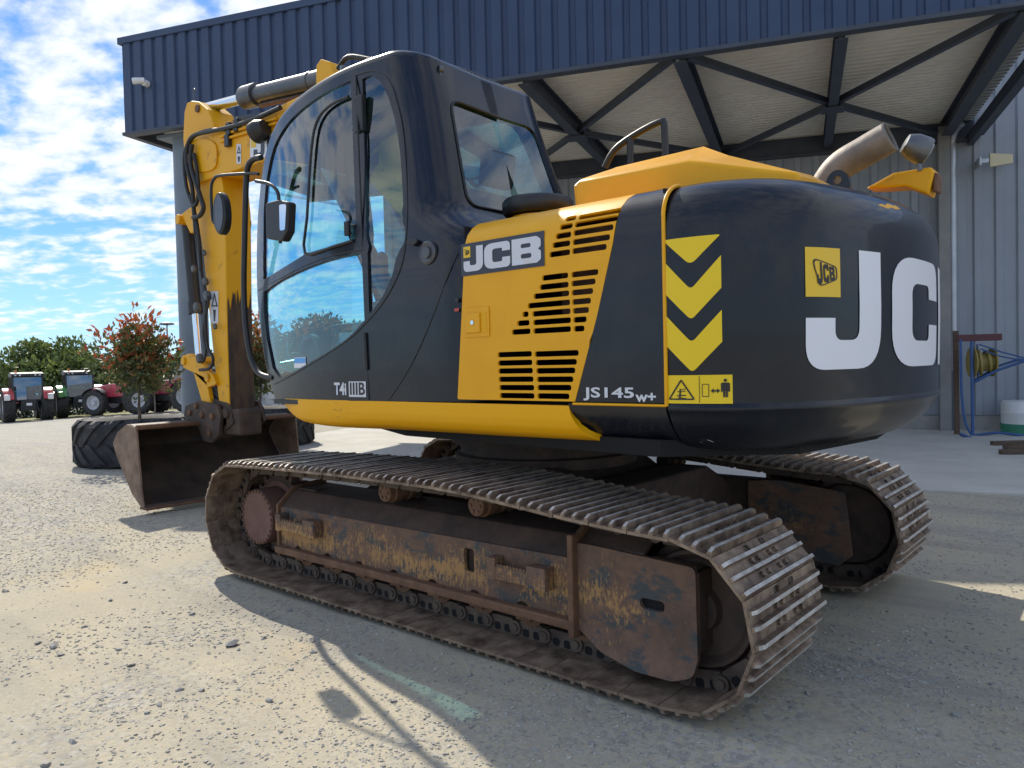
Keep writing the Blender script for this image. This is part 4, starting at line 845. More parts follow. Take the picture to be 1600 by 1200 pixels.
# cab floor, seat, consoles
mb = MB(); mb.box(-.35, 1.28, YM-.48, YM+.50, 1.20, 1.235); mb.obj('cab_floor', 'interior', EX)
mb = MB(); mb.box(.02, .52, YM-.25, YM+.25, 1.62, 1.76); mb.box(.0, .45, YM-.2, YM+.2, 1.25, 1.62); seat = mb.obj('seat', 'seat', EX, bevel=.04, seg=3)
mb = MB(); mb.prism([(.06, 1.72), (.0, 2.1), (-.06, 2.42), (.03, 2.45), (.12, 2.1), (.2, 1.74)], YM-.24, YM+.24); mb.obj('backrest', 'seat', seat, bevel=.04, seg=3)
mb = MB(); mb.prism([(-.07, 2.47), (-.10, 2.68), (-.02, 2.69), (.02, 2.47)], YM-.13, YM+.13); mb.obj('headrest', 'seat', seat, bevel=.03, seg=3)
for s in (-1, 1):
    mb = MB(); mb.prism([(-.1, 1.5), (.62, 1.58), (.66, 1.80), (.3, 1.86), (-.1, 1.84)], YM+s*.36-.08, YM+s*.36+.08); mb.cyl((.58, YM+s*.36, 1.8), (.61, YM+s*.36, 1.98), .018); mb.lathe((.61, YM+s*.36, 1.96), (.15, 0, 1), [(0, .022), (.06, .032), (.13, .036), (.16, .02), (.165, 0)], 14); mb.obj('control_console', 'black', seat, bevel=.01)
mb = MB(); mb.box(1.12, 1.22, YM-.42, YM-.25, 1.85, 2.1); mb.tube([(1.2, YM-.4, 1.25), (1.24, YM-.4, 1.9)], .03); mb.obj('monitor', 'black', EX, bevel=.012)
mb = MB(); mb.box(.86, .98, YM-.18, YM-.12, 1.24, 1.55); mb.box(.86, .98, YM+.12, YM+.18, 1.24, 1.55); mb.cyl((.92, YM-.15, 1.5), (.99, YM-.15, 1.78), .015); mb.cyl((.92, YM+.15, 1.5), (.99, YM+.15, 1.78), .015); mb.obj('travel_pedals', 'black', EX, bevel=.01)
mb = MB(); mb.lathe((1.20, .98, 1.50), (.05, 1, 0), [(-.02, .10), (-.02, .125), (.02, .125), (.02, .10), (-.02, .10)], 26); mb.obj('cab_air_duct', 'interior', EX, smooth=40)
# hand rail and mirrors at the cab front
mb = MB(); Yr = 1.10; mb.tube([(*((lambda q: (q[0], Yr, q[1]))(xz(*p, Yr))),) for p in ((408, 246), (396, 249), (387, 262), (384, 300), (382, 380), (381, 450), (384, 510), (391, 555), (402, 580), (414, 588), (428, 590))], .020, 10, 3); mb.obj('cab_handrail', 'black', EX, smooth=60)
def mirror_obj(arm, Ya, poly, face, nm='mirror'):
    mb = MB(); mb.tube([(*((lambda q: (q[0], Ya, q[1]))(xz(*p, Ya))),) for p in arm], .011, 8, 3); a = mb.obj('mirror_arm', 'black', EX, smooth=60)
    mb = MB(); mb.prism(xzs(poly, Ya), Ya-.03, Ya+.03); h = mb.obj('mirror_housing', 'black', a, bevel=.012, seg=3)
    return a
A1 = mirror_obj([(400, 283), (420, 287), (432, 297), (436, 315), (438, 380)], 1.38, rnd([(421, 318), (440, 313), (457, 316), (455, 362), (447, 378), (422, 374)], 5, 4), None)
mb = MB(); q = xz(450, 340, 1.38); mb.prism(xzs(rnd([(444, 321), (455, 320), (453, 360), (445, 362)], 3, 3), 1.38), 1.411, 1.414); mb.obj('mirror_glass', 'chrome', A1)
A2 = mirror_obj([(404, 272), (390, 271), (345, 274), (335, 279), (330, 292), (331, 330), (334, 348), (345, 344)], 1.12, spline([(347, 301), (354, 312), (357, 335), (355, 357), (348, 367), (341, 357), (338, 335), (340, 312)], 4), None)
mb = MB(); mb.prism(xzs(spline([(348, 305), (353, 315), (355, 335), (353, 355), (348, 362), (344, 354), (342, 335), (343, 315)], 4), 1.12), 1.151, 1.154); mb.obj('mirror_glass', 'ram', A2)
p = onp(404, 205, 1, .12); mb = MB(); mb.lathe((p.x, .12, p.z), (.9, .2, -.25), [(-.10, .02), (-.09, .07), (-.02, .10), (.05, .10), (.055, .08)], 18); mb.tube([(p.x, .10, p.z), (p.x-.05, .03, p.z+.05)], .02); mb.obj('boom_lamp', 'black', EX, smooth=40)
# ---------- boom, stick, rams
BY0, BY1 = -.345, .03
boom = [(.25, 1.45), (.45, 1.45), (.75, 1.65), (1.35, 2.55), (1.95, 3.10), (2.6, 3.33), (3.4, 3.345), (4.2, 3.36), (4.62, 3.36), (4.80, 3.44), (4.83, 3.60), (4.70, 3.72), (4.2, 3.80), (3.4, 3.78), (2.5, 3.80), (1.9, 3.68), (1.25, 3.12), (.55, 2.2), (.2, 1.65)]
mb = MB(); mb.prism(rnd(boom, .06, 3), BY0, BY1); bo = mb.obj('boom', 'yellow_worn', EX, bevel=.012)
# reinforcing cheek and pin on the boom nose, seen from this side
ck = spline(xzs([(297, 245), (303, 222), (325, 218), (342, 228), (341, 262), (318, 270), (300, 266)], .01), 4); mb = MB(); mb.prism(ck, .03, .048); mb.obj('boom_cheek', 'yellow_worn', bo, bevel=.005)
q = xz(301, 250, .02); mb = MB(); mb.cyl((q[0], -.37, q[1]), (q[0], .075, q[1]), .05, n=18); mb.obj('stick_pivot', 'rust', bo, smooth=40, bevel=.006)
nb = decal('boom_plate', xzs([(391, 215), (482, 197), (482, 238), (391, 248)], .033), lambda u, v: (u, .033, v), 'white_decal', bo)
o2 = xzs([(392, 217), (400, 215), (400, 230), (392, 231)], .035); decal('boom_plate_print', o2, lambda u, v: (u, .035, v), 'badge_yellow', nb)
for shp, xa, xb in ((LJ, 396, 413), (LC, 417, 441), (LB, 445, 474)):
    o2, h2 = shp(); fq = lambda p: xz(xa+p[0]*(xb-xa), 246.5-.115*(xa+p[0]*(xb-xa)-396)-p[1]*(29+.08*(xa-396)), .036)
    decal('boom_plate_print', [fq(p) for p in o2], lambda u, v: (u, .036, v), 'navy_decal', nb, [[fq(p) for p in q_] for q_ in h2])
def warn(Y, parent, x0, y0, x1, y1):
    w = decal('warning_sticker', xzs([(x0, y1), (x1, y1), (x1, y0), (x0, y0)], Y), lambda u, v: (u, Y, v), 'silver_decal', parent); ym = y0+(y1-y0)*.5; cx = (x0+x1)/2; hw = (x1-x0)*.42
    decal('sticker_print', xzs([(cx-hw, ym-1), (cx+hw, ym-1), (cx, y0+2)], Y+.002), lambda u, v: (u, Y+.002, v), 'black_decal', w, [xzs([(cx-hw*.55, ym-3), (cx+hw*.55, ym-3), (cx, y0+7)], Y+.002)])
    decal('sticker_print', xzs([(cx-1, y1-3), (cx+1, y1-3), (cx+2, ym+4), (cx-2, ym+4)], Y+.002), lambda u, v: (u, Y+.002, v), 'black_decal', w)
warn(.0335, bo, 369.5, 225, 376.5, 256)
SY0, SY1 = -.30, -.012
st_l = [(297, 157), (290, 160), (286, 175), (284, 215), (287, 255), (290, 290), (300, 318), (308, 345), (316, 400), (324, 480), (332, 560), (341, 636)]
st_r = [(357, 640), (354, 560), (352, 480), (351, 400), (350, 330), (346, 290), (338, 245), (333, 215), (331, 192), (322, 170), (308, 158)]
mb = MB(); mb.prism(xzs(st_l+st_r, .0), SY0, SY1); sk_ = mb.obj('stick', 'yellow_worn', EX, bevel=.012)
warn(SY1+.003, sk_, 329, 455, 341, 505)
rust_shade_mb = MB(); q = [xz(353, 560, SY1), xz(357, 640, SY1)]
# rust streaks and painted-in shade, one brown-black sheet on the machine side of the stick
wp = [xz(a_, b_, 0) for a_, b_ in ((351, 400), (352, 480), (354, 560), (357, 640))]
def stick_back(y, z):
    for (x0, z0), (x1, z1) in zip(wp, wp[1:]):
        if z >= z1: break
    return (x0+(x1-x0)*(z-z0)/(z1-z0)-.005, y, z)
zt_w = xz(352, 470, 0)[1]; jag = [(SY0+.008+(SY1-SY0-.016)*k/22, zt_w+random.uniform(-.10, .10)+(.22 if k in (5, 6, 13, 17) else 0)*random.random()) for k in range(23)]
sheet('rust_shade_sheet', [(SY0+.008, wp[-1][1])]+jag+[(SY1-.008, wp[-1][1])], stick_back, 'stick_rust_shade', sk_, (), .06)
for (px_, py_) in ((289, 180), (292, 195)): pass
q = xz(310, 170, SY1); mb = MB(); mb.cyl((q[0], SY0-.03, q[1]), (q[0], SY1+.02, q[1]), .04, n=16); mb.obj('ram_pin', 'rust', sk_, smooth=40)
# wire loop on the stick's tip
q = xz(303, 158, -.1); mb = MB(); mb.tube([(q[0], -.1, q[1]-.02), (q[0], -.1, q[1]+.10), (q[0]-.02, -.1, q[1]+.125), (q[0]-.04, -.1, q[1]+.11)], .006, 6, 3); mb.obj('wire_hook', 'steel_grey', sk_, smooth=60)
Ym = -.15; r0, r1, r2, r3 = xz(322, 169, Ym), xz(388, 152, Ym), xz(395, 150, Ym), xz(528, 118, Ym)
V3 = lambda p, y=Ym: Vector((p[0], y, p[1]))
mb = MB(); mb.cyl(V3(r2), V3(r3), .085, n=28); mb.cyl(V3(r1)+(V3(r1)-V3(r2))*.6, V3(r2)+(V3(r2)-V3(r1))*1.2, .112, n=28); mb.cyl(V3(r2).lerp(V3(r3), .72), V3(r2).lerp(V3(r3), .735), .092, n=28); ram = mb.obj('stick_ram', 'ram', EX, smooth=40, bevel=.004)
mb = MB(); mb.cyl(V3(r0), V3(r1), .052, n=22); mb.obj('ram_rod', 'chrome', ram, smooth=40)
mb = MB(); mb.cyl(V3(r2).lerp(V3(r3), .1)+Vector((0, 0, -.11)), V3(r2).lerp(V3(r3), .9)+Vector((0, 0, -.11)), .022, n=10); mb.obj('ram_pipe', 'rust', ram, smooth=40)
q = xz(524, 108, Ym); mb = MB(); mb.prism([(q[0]+.12, q[1]-.30), (q[0]+.10, q[1]+.02), (q[0]+.03, q[1]+.06), (q[0]-.10, q[1]+.0), (q[0]-.24, q[1]-.32)], Ym-.13, Ym+.13); mb.obj('ram_bracket', 'yellow_worn', bo, bevel=.01)
mb = MB(); q = xz(545, 100, -.05); mb.tube([(q[0]+.15, -.05, q[1]-.0), (q[0], -.05, q[1]+.06), (q[0]-.3, -.05, q[1]-.05)], .02); mb.obj('boom_pipe', 'hose', bo, smooth=60)
for k, y in enumerate((-.22, -.14, -.06, .0)):
    mb = MB(); mb.tube([(-.35, y, 2.12), (-.15, y, 2.35), (.25, y, 2.42), (.55, y+.01, 2.5), (.95, y, 2.82), (1.3, y, 3.24), (1.95, y, 3.76)], .026, 8, 4); mb.obj('boom_pipe' if k % 2 else 'boom_hose', 'yellow_worn' if k % 2 else 'cream_pipe', bo, smooth=60)
# boom lift rams each side of the boom foot
for y in (BY0-.10, BY1+.10):
    mb = MB(); mb.cyl((.95, y, 1.35), (1.75, y, 2.45), .07, n=20); mb.cyl((1.75, y, 2.45), (2.25, y, 3.2), .04, n=16); mb.obj('boom_ram', 'ram', EX, smooth=40)
# bucket ram on the outer side of the stick
mb = MB(); p0_, p1_, p2_ = xz(293, 350, -.14), xz(306, 490, -.14), xz(312, 562, -.14); mb.cyl(V3(p0_, -.14), V3(p1_, -.14), .068, n=20); mb.cyl(V3(p1_, -.14).lerp(V3(p0_, -.14), .12), V3(p1_, -.14), .08, n=20); br_ = mb.obj('bucket_ram', 'black', EX, smooth=40)
mb = MB(); mb.cyl(V3(p1_, -.14), V3(p2_, -.14), .042, n=16); mb.obj('ram_rod', 'chrome', br_, smooth=40)
q = xz(296, 345, -.14); mb = MB(); mb.prism(xzs([(286, 335), (308, 318), (322, 350), (300, 365)], -.05), -.25, -.03); mb.cyl((q[0], -.29, q[1]), (q[0], .0, q[1]), .055, n=16); mb.obj('ram_lug', 'yellow_worn', sk_, bevel=.008)
mb = MB(); mb.prism(xzs(rnd([(288, 556), (300, 552), (318, 566), (336, 585), (342, 600), (330, 605), (306, 582), (290, 574)], 3, 3), 0.0), -.02, .03); mb.prism(xzs([(306, 580), (326, 590), (334, 636), (320, 630)], 0.0), -.02, .03); mb.prism(xzs([(306, 580), (326, 590), (334, 636), (320, 630)], 0.0), -.29, -.24)
for px_ in ((292, 564), (329, 590)): q = xz(*px_, .0); mb.cyl((q[0], -.3, q[1]), (q[0], .05, q[1]), .045, n=16)
mb.obj('bucket_linkage', 'yellow_worn', EX, bevel=.006)
# hoses
def hose(pts, Y, r=.022, parent=None, nm='hose'):
    mb = MB(); mb.tube([(*((lambda q: (q[0], (p[2] if len(p) > 2 else Y), q[1]))(xz(p[0], p[1], p[2] if len(p) > 2 else Y))),) for p in pts], r, 8, 5); return mb.obj(nm, 'hose', parent or EX, smooth=60)
hose([(438, 168), (400, 185), (365, 197), (330, 205), (303, 212), (293, 228), (292, 258), (300, 292), (303, 330), (306, 365)], .075)
hose([(352, 202), (320, 205), (298, 218), (288, 245), (291, 290), (302, 325), (309, 360), (314, 420)], .07, .020)
hose([(300, 225), (298, 255), (306, 285), (314, 310), (318, 325), (312, 337), (302, 340)], .09, .024)
hose([(303, 240), (308, 268), (310, 300), (306, 320), (300, 318), (298, 305)], .08, .02)
hose([(306, 365), (311, 400), (317, 440), (322, 470), (321, 500), (324, 540), (333, 560), (328, 575), (312, 578)], .05, .016)
hose([(312, 420), (320, 450), (326, 470), (322, 490), (318, 520), (322, 548), (318, 565)], .05, .013)
hose([(362, 280, -.3), (372, 310, -.34), (385, 335, -.36), (390, 350, -.36), (384, 364, -.36), (368, 362, -.34)], -.3, .02)
hose([(366, 280, -.3), (371, 305, -.34), (368, 325, -.36), (362, 335, -.33)], -.3, .016)
mb = MB(); mb.tube([(*((lambda q: (q[0], .05, q[1]))(xz(*p, .05))),) for p in ((432, 185), (395, 196), (362, 206), (345, 214))], .014, 8, 3); mb.tube([(*((lambda q: (q[0], .05, q[1]))(xz(*p, .05))),) for p in ((432, 192), (395, 204), (362, 214), (345, 222))], .014, 8, 3); mb.obj('boom_pipe', 'yellow_worn', bo, smooth=60)
for c in ((360, 202), (358, 220), (372, 196)): q = xz(*c, .04); mb = MB(); mb.box(q[0]-.04, q[0]+.04, .03, .075, q[1]-.06, q[1]+.06); mb.obj('pipe_clamp', 'black', bo, bevel=.008)
for c, sz in (((321, 440), .04), ((324, 462), .05), ((303, 420), .035), ((308, 480), .05), ((312, 560), .05), ((336, 510), .03), ((319, 395), .03)):
    q = xz(*c, .04); mb = MB(); mb.lathe((q[0], .04, q[1]), (.1, .1, 1), [(-sz, sz*.5), (-sz*.6, sz*.8), (sz*.5, sz*.8), (sz, sz*.45)], 8); mb.obj('hose_fitting', 'steel_grey', sk_)
# bucket: side plates, folded shell, lip bar
BYL, BYR = .70, -1.12
prof = [(4.64, .845), (4.86, .87), (5.10, .78), (5.22, .66), (5.13, .52), (4.98, .36), (4.80, .17), (4.60, .055), (4.52, .05)]
plate = prof+[(4.555, .12), (4.60, .45)]
V = []; F = []; m_ = len(prof); pin = [(x-.02*(1 if i > 3 else .2), z+(.0 if i < 2 else .03)) for i, (x, z) in enumerate(prof)]
mb = MB(); sp_ = spline(prof, 3, closed=False); n = len(sp_)
cx_, cz_ = 4.75, .5; inn_ = [(x+(cx_-x)*.06, z+(cz_-z)*.06) for x, z in sp_]
for y in (BYL-.01, BYR+.01): V += [(x, y, z) for x, z in sp_]+[(x, y, z) for x, z in inn_]
F = [(k, k+1, 2*n+k+1, 2*n+k) for k in range(n-1)]+[(n+k, 3*n+k, 3*n+k+1, n+k+1) for k in range(n-1)]+[(0, 2*n, 3*n, n), (n-1, 2*n-1, 4*n-1, 3*n-1)]
mb.add(V, F); bk = mb.obj('bucket', mat('bucket_steel', (.035, .027, .023), (.085, .058, .042), 4, .6, metal=.2, bump=.3, det=8), EX)
for y in (BYL, BYR):
    mb = MB(); mb.prism(rnd(plate, .012, 2), y-.02, y); mb.obj('side_plate', mat('rusty_side_plate', (.15, .095, .065), (.29, .20, .14), 6, .8, bump=.3, det=9), bk, bevel=.005)
mb = MB(); mb.cyl((4.63, BYL, .845), (4.63, BYR, .845), .026, n=14); mb.obj('lip_bar', 'rust', bk, smooth=50)
mb = MB(); mb.box(4.46, 4.62, BYR, BYL, .03, .055); mb.obj('cutting_edge', 'rust', bk, bevel=.006)
for y in (-.02, -.36): 
    mb = MB(); mb.prism(rnd([(4.02, .86), (4.12, 1.06), (4.45, 1.10), (4.78, 1.02), (4.92, .86), (4.70, .80), (4.35, .70)], .03, 3), y-.02, y+.02); mb.obj('hitch_plate', 'rust_dark', bk, bevel=.008)
mb = MB(); mb.box(4.15, 4.75, -.34, .0, .82, .93)
for (x, z) in ((4.14, .96), (4.62, .98), (4.40, .86)): mb.cyl((x, -.40, z), (x, .03, z), .055, n=16)
mb.obj('quick_hitch', 'rust_dark', bk, bevel=.012)
hp_ = xzs([(288, 650), (291, 634), (310, 626), (340, 632), (346, 650), (343, 680), (332, 692), (319, 689), (309, 664)], .05)
mb = MB(); mb.prism(rnd(hp_, .02, 3), .02, .06); ck2 = mb.obj('hitch_cheek', 'rust_dark', bk, bevel=.01)
for px_ in ((299, 644), (318, 648), (334, 650), (330, 676), (309, 634)):
    q = xz(*px_, .05); mb = MB(); mb.cyl((q[0], .05, q[1]), (q[0], .085, q[1]), .035, n=10); mb.obj('hitch_pin', 'rust', ck2, bevel=.005)
mb = MB(); q, w_ = xz(352, 640, -.1), xz(386, 680, -.1); mb.box(w_[0], q[0]+.1, -.28, -.02, w_[1], q[1]+.02); mb.obj('hitch_block', 'rust_dark', bk, bevel=.03)
#@@SETTING@@
# ================================================================== BUILDING WITH CANOPY
SLOPE = -.021; WY = 5.49; CL = 14.1; SOF = 5.86
BLD = thing('canopy_building', 'grey clad workshop with a dark blue canopy fascia and cream soffit behind the excavator', 'building', BO, BROT)
BI = BM.inverted()
def onB(px, py, Y):          # sight line met with a plane at depth Y of the building, in its own axes
    c = BI @ CAM_POS; v = BI.to_3x3() @ ray(px, py); return c+v*((Y-c.y)/v.y)
def sbox(mb, x0, x1, y0, y1, z0, z1):
    V = [(x, y, z+SLOPE*x) for x in (x0, x1) for y in (y0, y1) for z in (z0, z1)]
    return mb.add(V, [(0, 1, 3, 2), (4, 6, 7, 5), (0, 4, 5, 1), (2, 3, 7, 6), (0, 2, 6, 4), (1, 5, 7, 3)])
def ribbed(width, length, prof, axis, shear=False):
    """one cladding sheet: prof = (offset across, depth), run along the length"""
    mb = MB(); V = []
    for a, d_ in prof:
        for l in (0, length):
            if axis == 'wall': V.append((a, -d_, l+(SLOPE*a if shear else 0)))
            else: V.append((l, a, -d_+SLOPE*l))
    n = len(prof); mb.add(V, [(2*k, 2*k+2, 2*k+3, 2*k+1) for k in range(n-1)]); return mb
def trap(width, pitch, top, base, depth):
    out = [(0, 0)]; k = pitch/2
    while k < width: out += [(k-base/2, 0), (k-top/2, depth), (k+top/2, depth), (k+base/2, 0)]; k += pitch
    return out+[(width, 0)]
FZ0, FZ1 = 5.66, 7.22
fs = ribbed(1, FZ1-FZ0, trap(1.004, .2507, .145, .185, .034), 'wall', True).obj('cladding_sheet', 'fascia', BLD, fix=False)
fs.location = (0, 0, FZ0)
for k in range(1, 14):
    c = fs.copy(); COL.objects.link(c); c.location = (k*1.004, (k % 2)*.002, FZ0+SLOPE*k*1.004)
# left end of the canopy, clad the same way
me_ = ribbed(1, FZ1-FZ0, trap(1.004, .2507, .145, .185, .034), 'wall', False).obj('cladding_sheet', 'fascia', BLD, fix=False)
me_.location = (.0, WY-.05, FZ0); me_.rotation_euler = (0, 0, -math.pi/2); me_.location = (0, 1.0, FZ0)
for k in range(1, 5): c = me_.copy(); COL.objects.link(c); c.location = (0, 1.0+k*1.004, FZ0)
mb = MB(); sbox(mb, -.06, CL, -.055, .02, FZ1-.015, FZ1+.10); mb.obj('fascia_capping', 'fascia', BLD, bevel=.006)
mb = MB(); sbox(mb, -.055, 0.015, .025, WY, FZ1-.015, FZ1+.10); mb.obj('fascia_capping', 'fascia', BLD, bevel=.006)
mb = MB(); sbox(mb, -.02, CL, -.05, .10, FZ0-.06, FZ0-.004); mb.obj('fascia_bottom_trim', 'bluesteel', BLD, bevel=.004)
mb = MB(); sbox(mb, -.02, .12, .105, WY, FZ0-.06, FZ0-.004); mb.obj('fascia_bottom_trim', 'bluesteel', BLD, bevel=.004)
mb = MB(); sbox(mb, .03, CL, .045, .06, FZ0, FZ1); sbox(mb, .045, .06, .07, WY, FZ0, FZ1); mb.obj('fascia_light_stop', 'bluesteel', BLD)  # unseen panel added to stop sun leaking between the fascia sheets
mb = MB(); sbox(mb, 0.07, CL-.02, .07, WY-.02, 6.02, 6.06); mb.obj('roof_deck', 'bluesteel', BLD)
# corrugated soffit sheets between the beams
BX = [1.3, 3.35, 5.40, 7.50, 9.72, 11.70, 13.66]
sofm = {}
def wave(w, pitch, d):
    out = []; n = int(round(w/pitch))
    for k in range(n): out += [(k*pitch, 0), (k*pitch+.30*pitch, 0), (k*pitch+.42*pitch, d), (k*pitch+.88*pitch, d)]
    return out+[(w, 0)]
xs = [0.12]+BX+[CL]
for i in range(len(xs)-1):
    L0 = xs[i+1]-xs[i]; o0 = ribbed(.9, L0-.004, wave(.9, .15, .055), 'soffit').obj('soffit_sheet', 'soffit', BLD, fix=False); o0.location = (xs[i], .10, SOF+SLOPE*xs[i]+.04)
    for j in range(1, 6): c = o0.copy(); COL.objects.link(c); c.location = (xs[i], .10+.9*j, SOF+SLOPE*xs[i]+.04+.002*(j % 2))
for i, x in enumerate(BX):
    mb = MB(); w = .085 if i != 5 else .072
    sbox(mb, x-w, x+w, .11, WY-.10, 5.56, 5.580); sbox(mb, x-w, x+w, .11, WY-.10, SOF-.03, SOF-.012); sbox(mb, x-.012, x+.012, .11, WY-.10, 5.580, SOF-.03); mb.obj('canopy_beam', 'bluesteel', BLD)
mb = MB(); sbox(mb, -.02, CL, WY-.10, WY-.05, 5.47, SOF-.02); sbox(mb, -.02, CL, WY-.20, WY-.10, 5.47, 5.50); mb.obj('wall_beam', 'bluesteel', BLD)
mb = MB(); sbox(mb, CL-.10, CL, .10, WY-.06, 5.40, 5.60); sbox(mb, CL, CL+.16, -.05, WY-.06, 5.56, 5.60); sbox(mb, CL+.15, CL+.17, -.05, WY-.06, 5.60, 5.86); mb.obj('edge_beam', 'bluesteel', BLD, bevel=.005)
# cross bracing under the soffit
def brace(a, b, z=5.70):
    mb = MB(); A, B = Vector((a[0], a[1], z+SLOPE*a[0])), Vector((b[0], b[1], z+SLOPE*b[0])); d = (B-A).normalized(); n = Vector((-d.y, d.x, 0))*.045
    mb.add([A+n, A-n, B-n, B+n, A+n+Vector((0, 0, .09)), A-n+Vector((0, 0, .09)), B-n+Vector((0, 0, .09)), B+n+Vector((0, 0, .09))], [(0, 1, 2, 3), (4, 7, 6, 5), (0, 4, 5, 1), (1, 5, 6, 2), (2, 6, 7, 3), (3, 7, 4, 0)]); return mb.obj('cross_brace', 'bluesteel', BLD)
for mid in (1, 3, 5):
    cx_ = BX[mid]; cy_ = 2.9; l, r = BX[mid-1] if mid else 0, BX[mid+1]
    for (x, y) in ((l+.1, .15), (l+.1, WY-.15), (r-.1, .15), (r-.1, WY-.15)):
        s = .12/math.hypot(x-cx_, y-cy_); brace((cx_+(x-cx_)*s, cy_+(y-cy_)*s), (x, y), 5.60 if mid == 5 else 5.61)
    mb = MB(); sbox(mb, cx_-.17, cx_+.17, cy_-.16, cy_+.16, 5.535, 5.552); mb.obj('gusset_plate', 'bluesteel', BLD)
# column on the corner of the canopy
a = onB(279, 300, .55); b = onB(313, 300, .55); rc_ = (b.x-a.x)/2
mb = MB(); mb.cyl(((a.x+b.x)/2, .55, -.1), ((a.x+b.x)/2, .55, 5.60), rc_, n=32); mb.box(a.x-.12, b.x+.12, .2, .9, 5.54, 5.60); colu = mb.obj('column', 'pole', BLD, smooth=40)
mb = MB(); mb.lathe(((a.x+b.x)/2, .55, 0), (0, 0, 1), [(0, rc_+.06), (.55, rc_+.06), (.6, rc_+.03), (.62, rc_)], 28); mb.obj('column_guard', 'black', colu, smooth=40)
# long wall: cladding sheets, plinth
ws = ribbed(1, 7.4, trap(1.0, .3333, .10, .16, .04), 'wall').obj('wall_sheet', 'wall', BLD, fix=False); ws.location = (0, WY, .28)
ws.location = (2.0, WY, .28)
for k in range(3, 40): c = ws.copy(); COL.objects.link(c); c.location = (k*1.0, WY+.003*(k % 2), .28)
mb = MB(); mb.box(1.98, 40, WY-.03, WY+.25, .0, .27); mb.obj('plinth', 'plinth', BLD, bevel=.01)
mb = MB(); mb.box(1.99, 40, WY+.05, WY+9, .27, 7.6); mb.obj('building_core', 'wall', BLD)
# column and downpipe at the canopy's right end
p = onB(1474, 450, WY-.1); mb = MB(); mb.box(p.x-.09, p.x+.09, WY-.28, WY-.06, 0.012, 5.45); mb.obj('wall_column', mat('grey_column', (.20, .20, .20), (.24, .235, .23), 4, .5), BLD, bevel=.006)
p = onB(1489, 450, WY-.15); pz = onB(1489, 582, WY-.15).z
mb = MB(); mb.cyl((p.x, WY-.15, pz), (p.x, WY-.15, 5.1), .065, n=20); mb.tube([(p.x, WY-.15, 5.08), (p.x, WY-.15, 5.2), (p.x+.03, WY-.25, 5.34), (p.x+.1, WY-.4, 5.42)], .064, 14, 3); dp = mb.obj('downpipe', 'pipe', BLD, smooth=40)
mb = MB(); mb.cyl((p.x, WY-.15, .012), (p.x, WY-.15, pz+.03), .078, n=20); mb.obj('pipe_base', 'pole', dp, smooth=40)
# sign panel/emergency lamp on the wall
q0, q1 = onB(1546, 240, WY-.35), onB(1582, 258, WY-.35); ln = thing('wall_floodlight', 'flat cream floodlight on an arm high on the grey wall, right of the downpipe', 'floodlight', BM @ Vector((q0.x, WY-.35, q1.z)), BROT)
w_, h_ = q1.x-q0.x, q0.z-q1.z
mb = MB(); mb.prism([(0, 0), (w_, .03), (w_, h_*.75), (0, h_)], -.04, .04); mb.obj('lamp_body', mat('cream_plastic', (.58, .52, .34), None, rough=.5), ln, bevel=.006)
mb = MB(); mb.box(-.14, -.01, -.03, .03, h_*.35, h_*.65); mb.box(-.16, -.13, -.05, .30, h_*.2, h_*.8); mb.obj('lamp_arm', 'pipe', ln, bevel=.004)
# security camera on the fascia
q = onB(228, 131, -.03); sc_ = thing('security_camera', 'white security camera on the left end of the blue fascia', 'camera', BM @ Vector((q.x, -.04, q.z)), BROT)
mb = MB(); mb.cyl((.06, .0, -.02), (.06, -.10, -.02), .055, n=18); mb.obj('mount', 'white', sc_, smooth=40, bevel=.008)
mb = MB(); mb.lathe((.05, -.13, 0), (-.75, -.55, -.12), [(-.06, .03), (-.05, .05), (.08, .055), (.14, .055), (.145, .05)], 20); mb.obj('camera_body', 'white', sc_, smooth=40)
mb = MB(); dd = Vector((-.75, -.55, -.12)).normalized(); cc = Vector((.05, -.13, 0))+dd*.146; mb.cyl(cc, cc+dd*.003, .042, n=18); mb.obj('lens', 'hole', sc_)
# ================================================================== THINGS ALONG THE WALL
SY = 4.05
fr_ = thing('reel_stand', 'blue tubular hose reel stand leaning by the downpipe', 'reel stand', BM @ Vector((onB(1518, 600, SY).x, SY, .012)), BROT)
FO = Vector((onB(1518, 600, SY).x, SY, .012))
def fp(px, py, Y=SY): return onB(px, py, Y)-FO
def ftube(name, pts, r, m, Y=SY, sm=0, parent=fr_): mb = MB(); mb.tube([fp(a, b, Y) for a, b in pts], r, 8, sm); return mb.obj(name, m, parent, smooth=60)
ftube('post', [(1518, 533), (1519, 600), (1520, 680)], .025, 'blueframe'); ftube('post', [(1501, 530), (1502, 600), (1505, 640), (1510, 665), (1519, 680)], .020, 'blueframe', sm=3)
ftube('foot', [(1500, 678), (1520, 686), (1600, 688)], .028, 'blueframe'); ftube('foot', [(1520, 680), (1560, 676), (1602, 681)], .022, 'blueframe', SY+.3)
ftube('arm', [(1520, 598), (1560, 578), (1604, 563)], .022, 'blueframe'); ftube('arm', [(1521, 596), (1560, 572), (1590, 562), (1604, 562)], .020, 'blueframe', SY+.25)
ftube('arm', [(1530, 538), (1565, 550), (1604, 560)], .012, 'blueframe'); ftube('arm', [(1532, 545), (1560, 556), (1590, 562)], .012, 'blueframe')
ftube('post', [(1527, 538), (1528, 597)], .014, 'blueframe', SY+.15)
mb = MB(); a = fp(1495, 529, SY+.05); b = fp(1565, 530, SY+.05); mb.box(a.x, b.x, .0, .10, a.z-.05, a.z+.06); mb.obj('top_bar', 'maroon', fr_, bevel=.01)
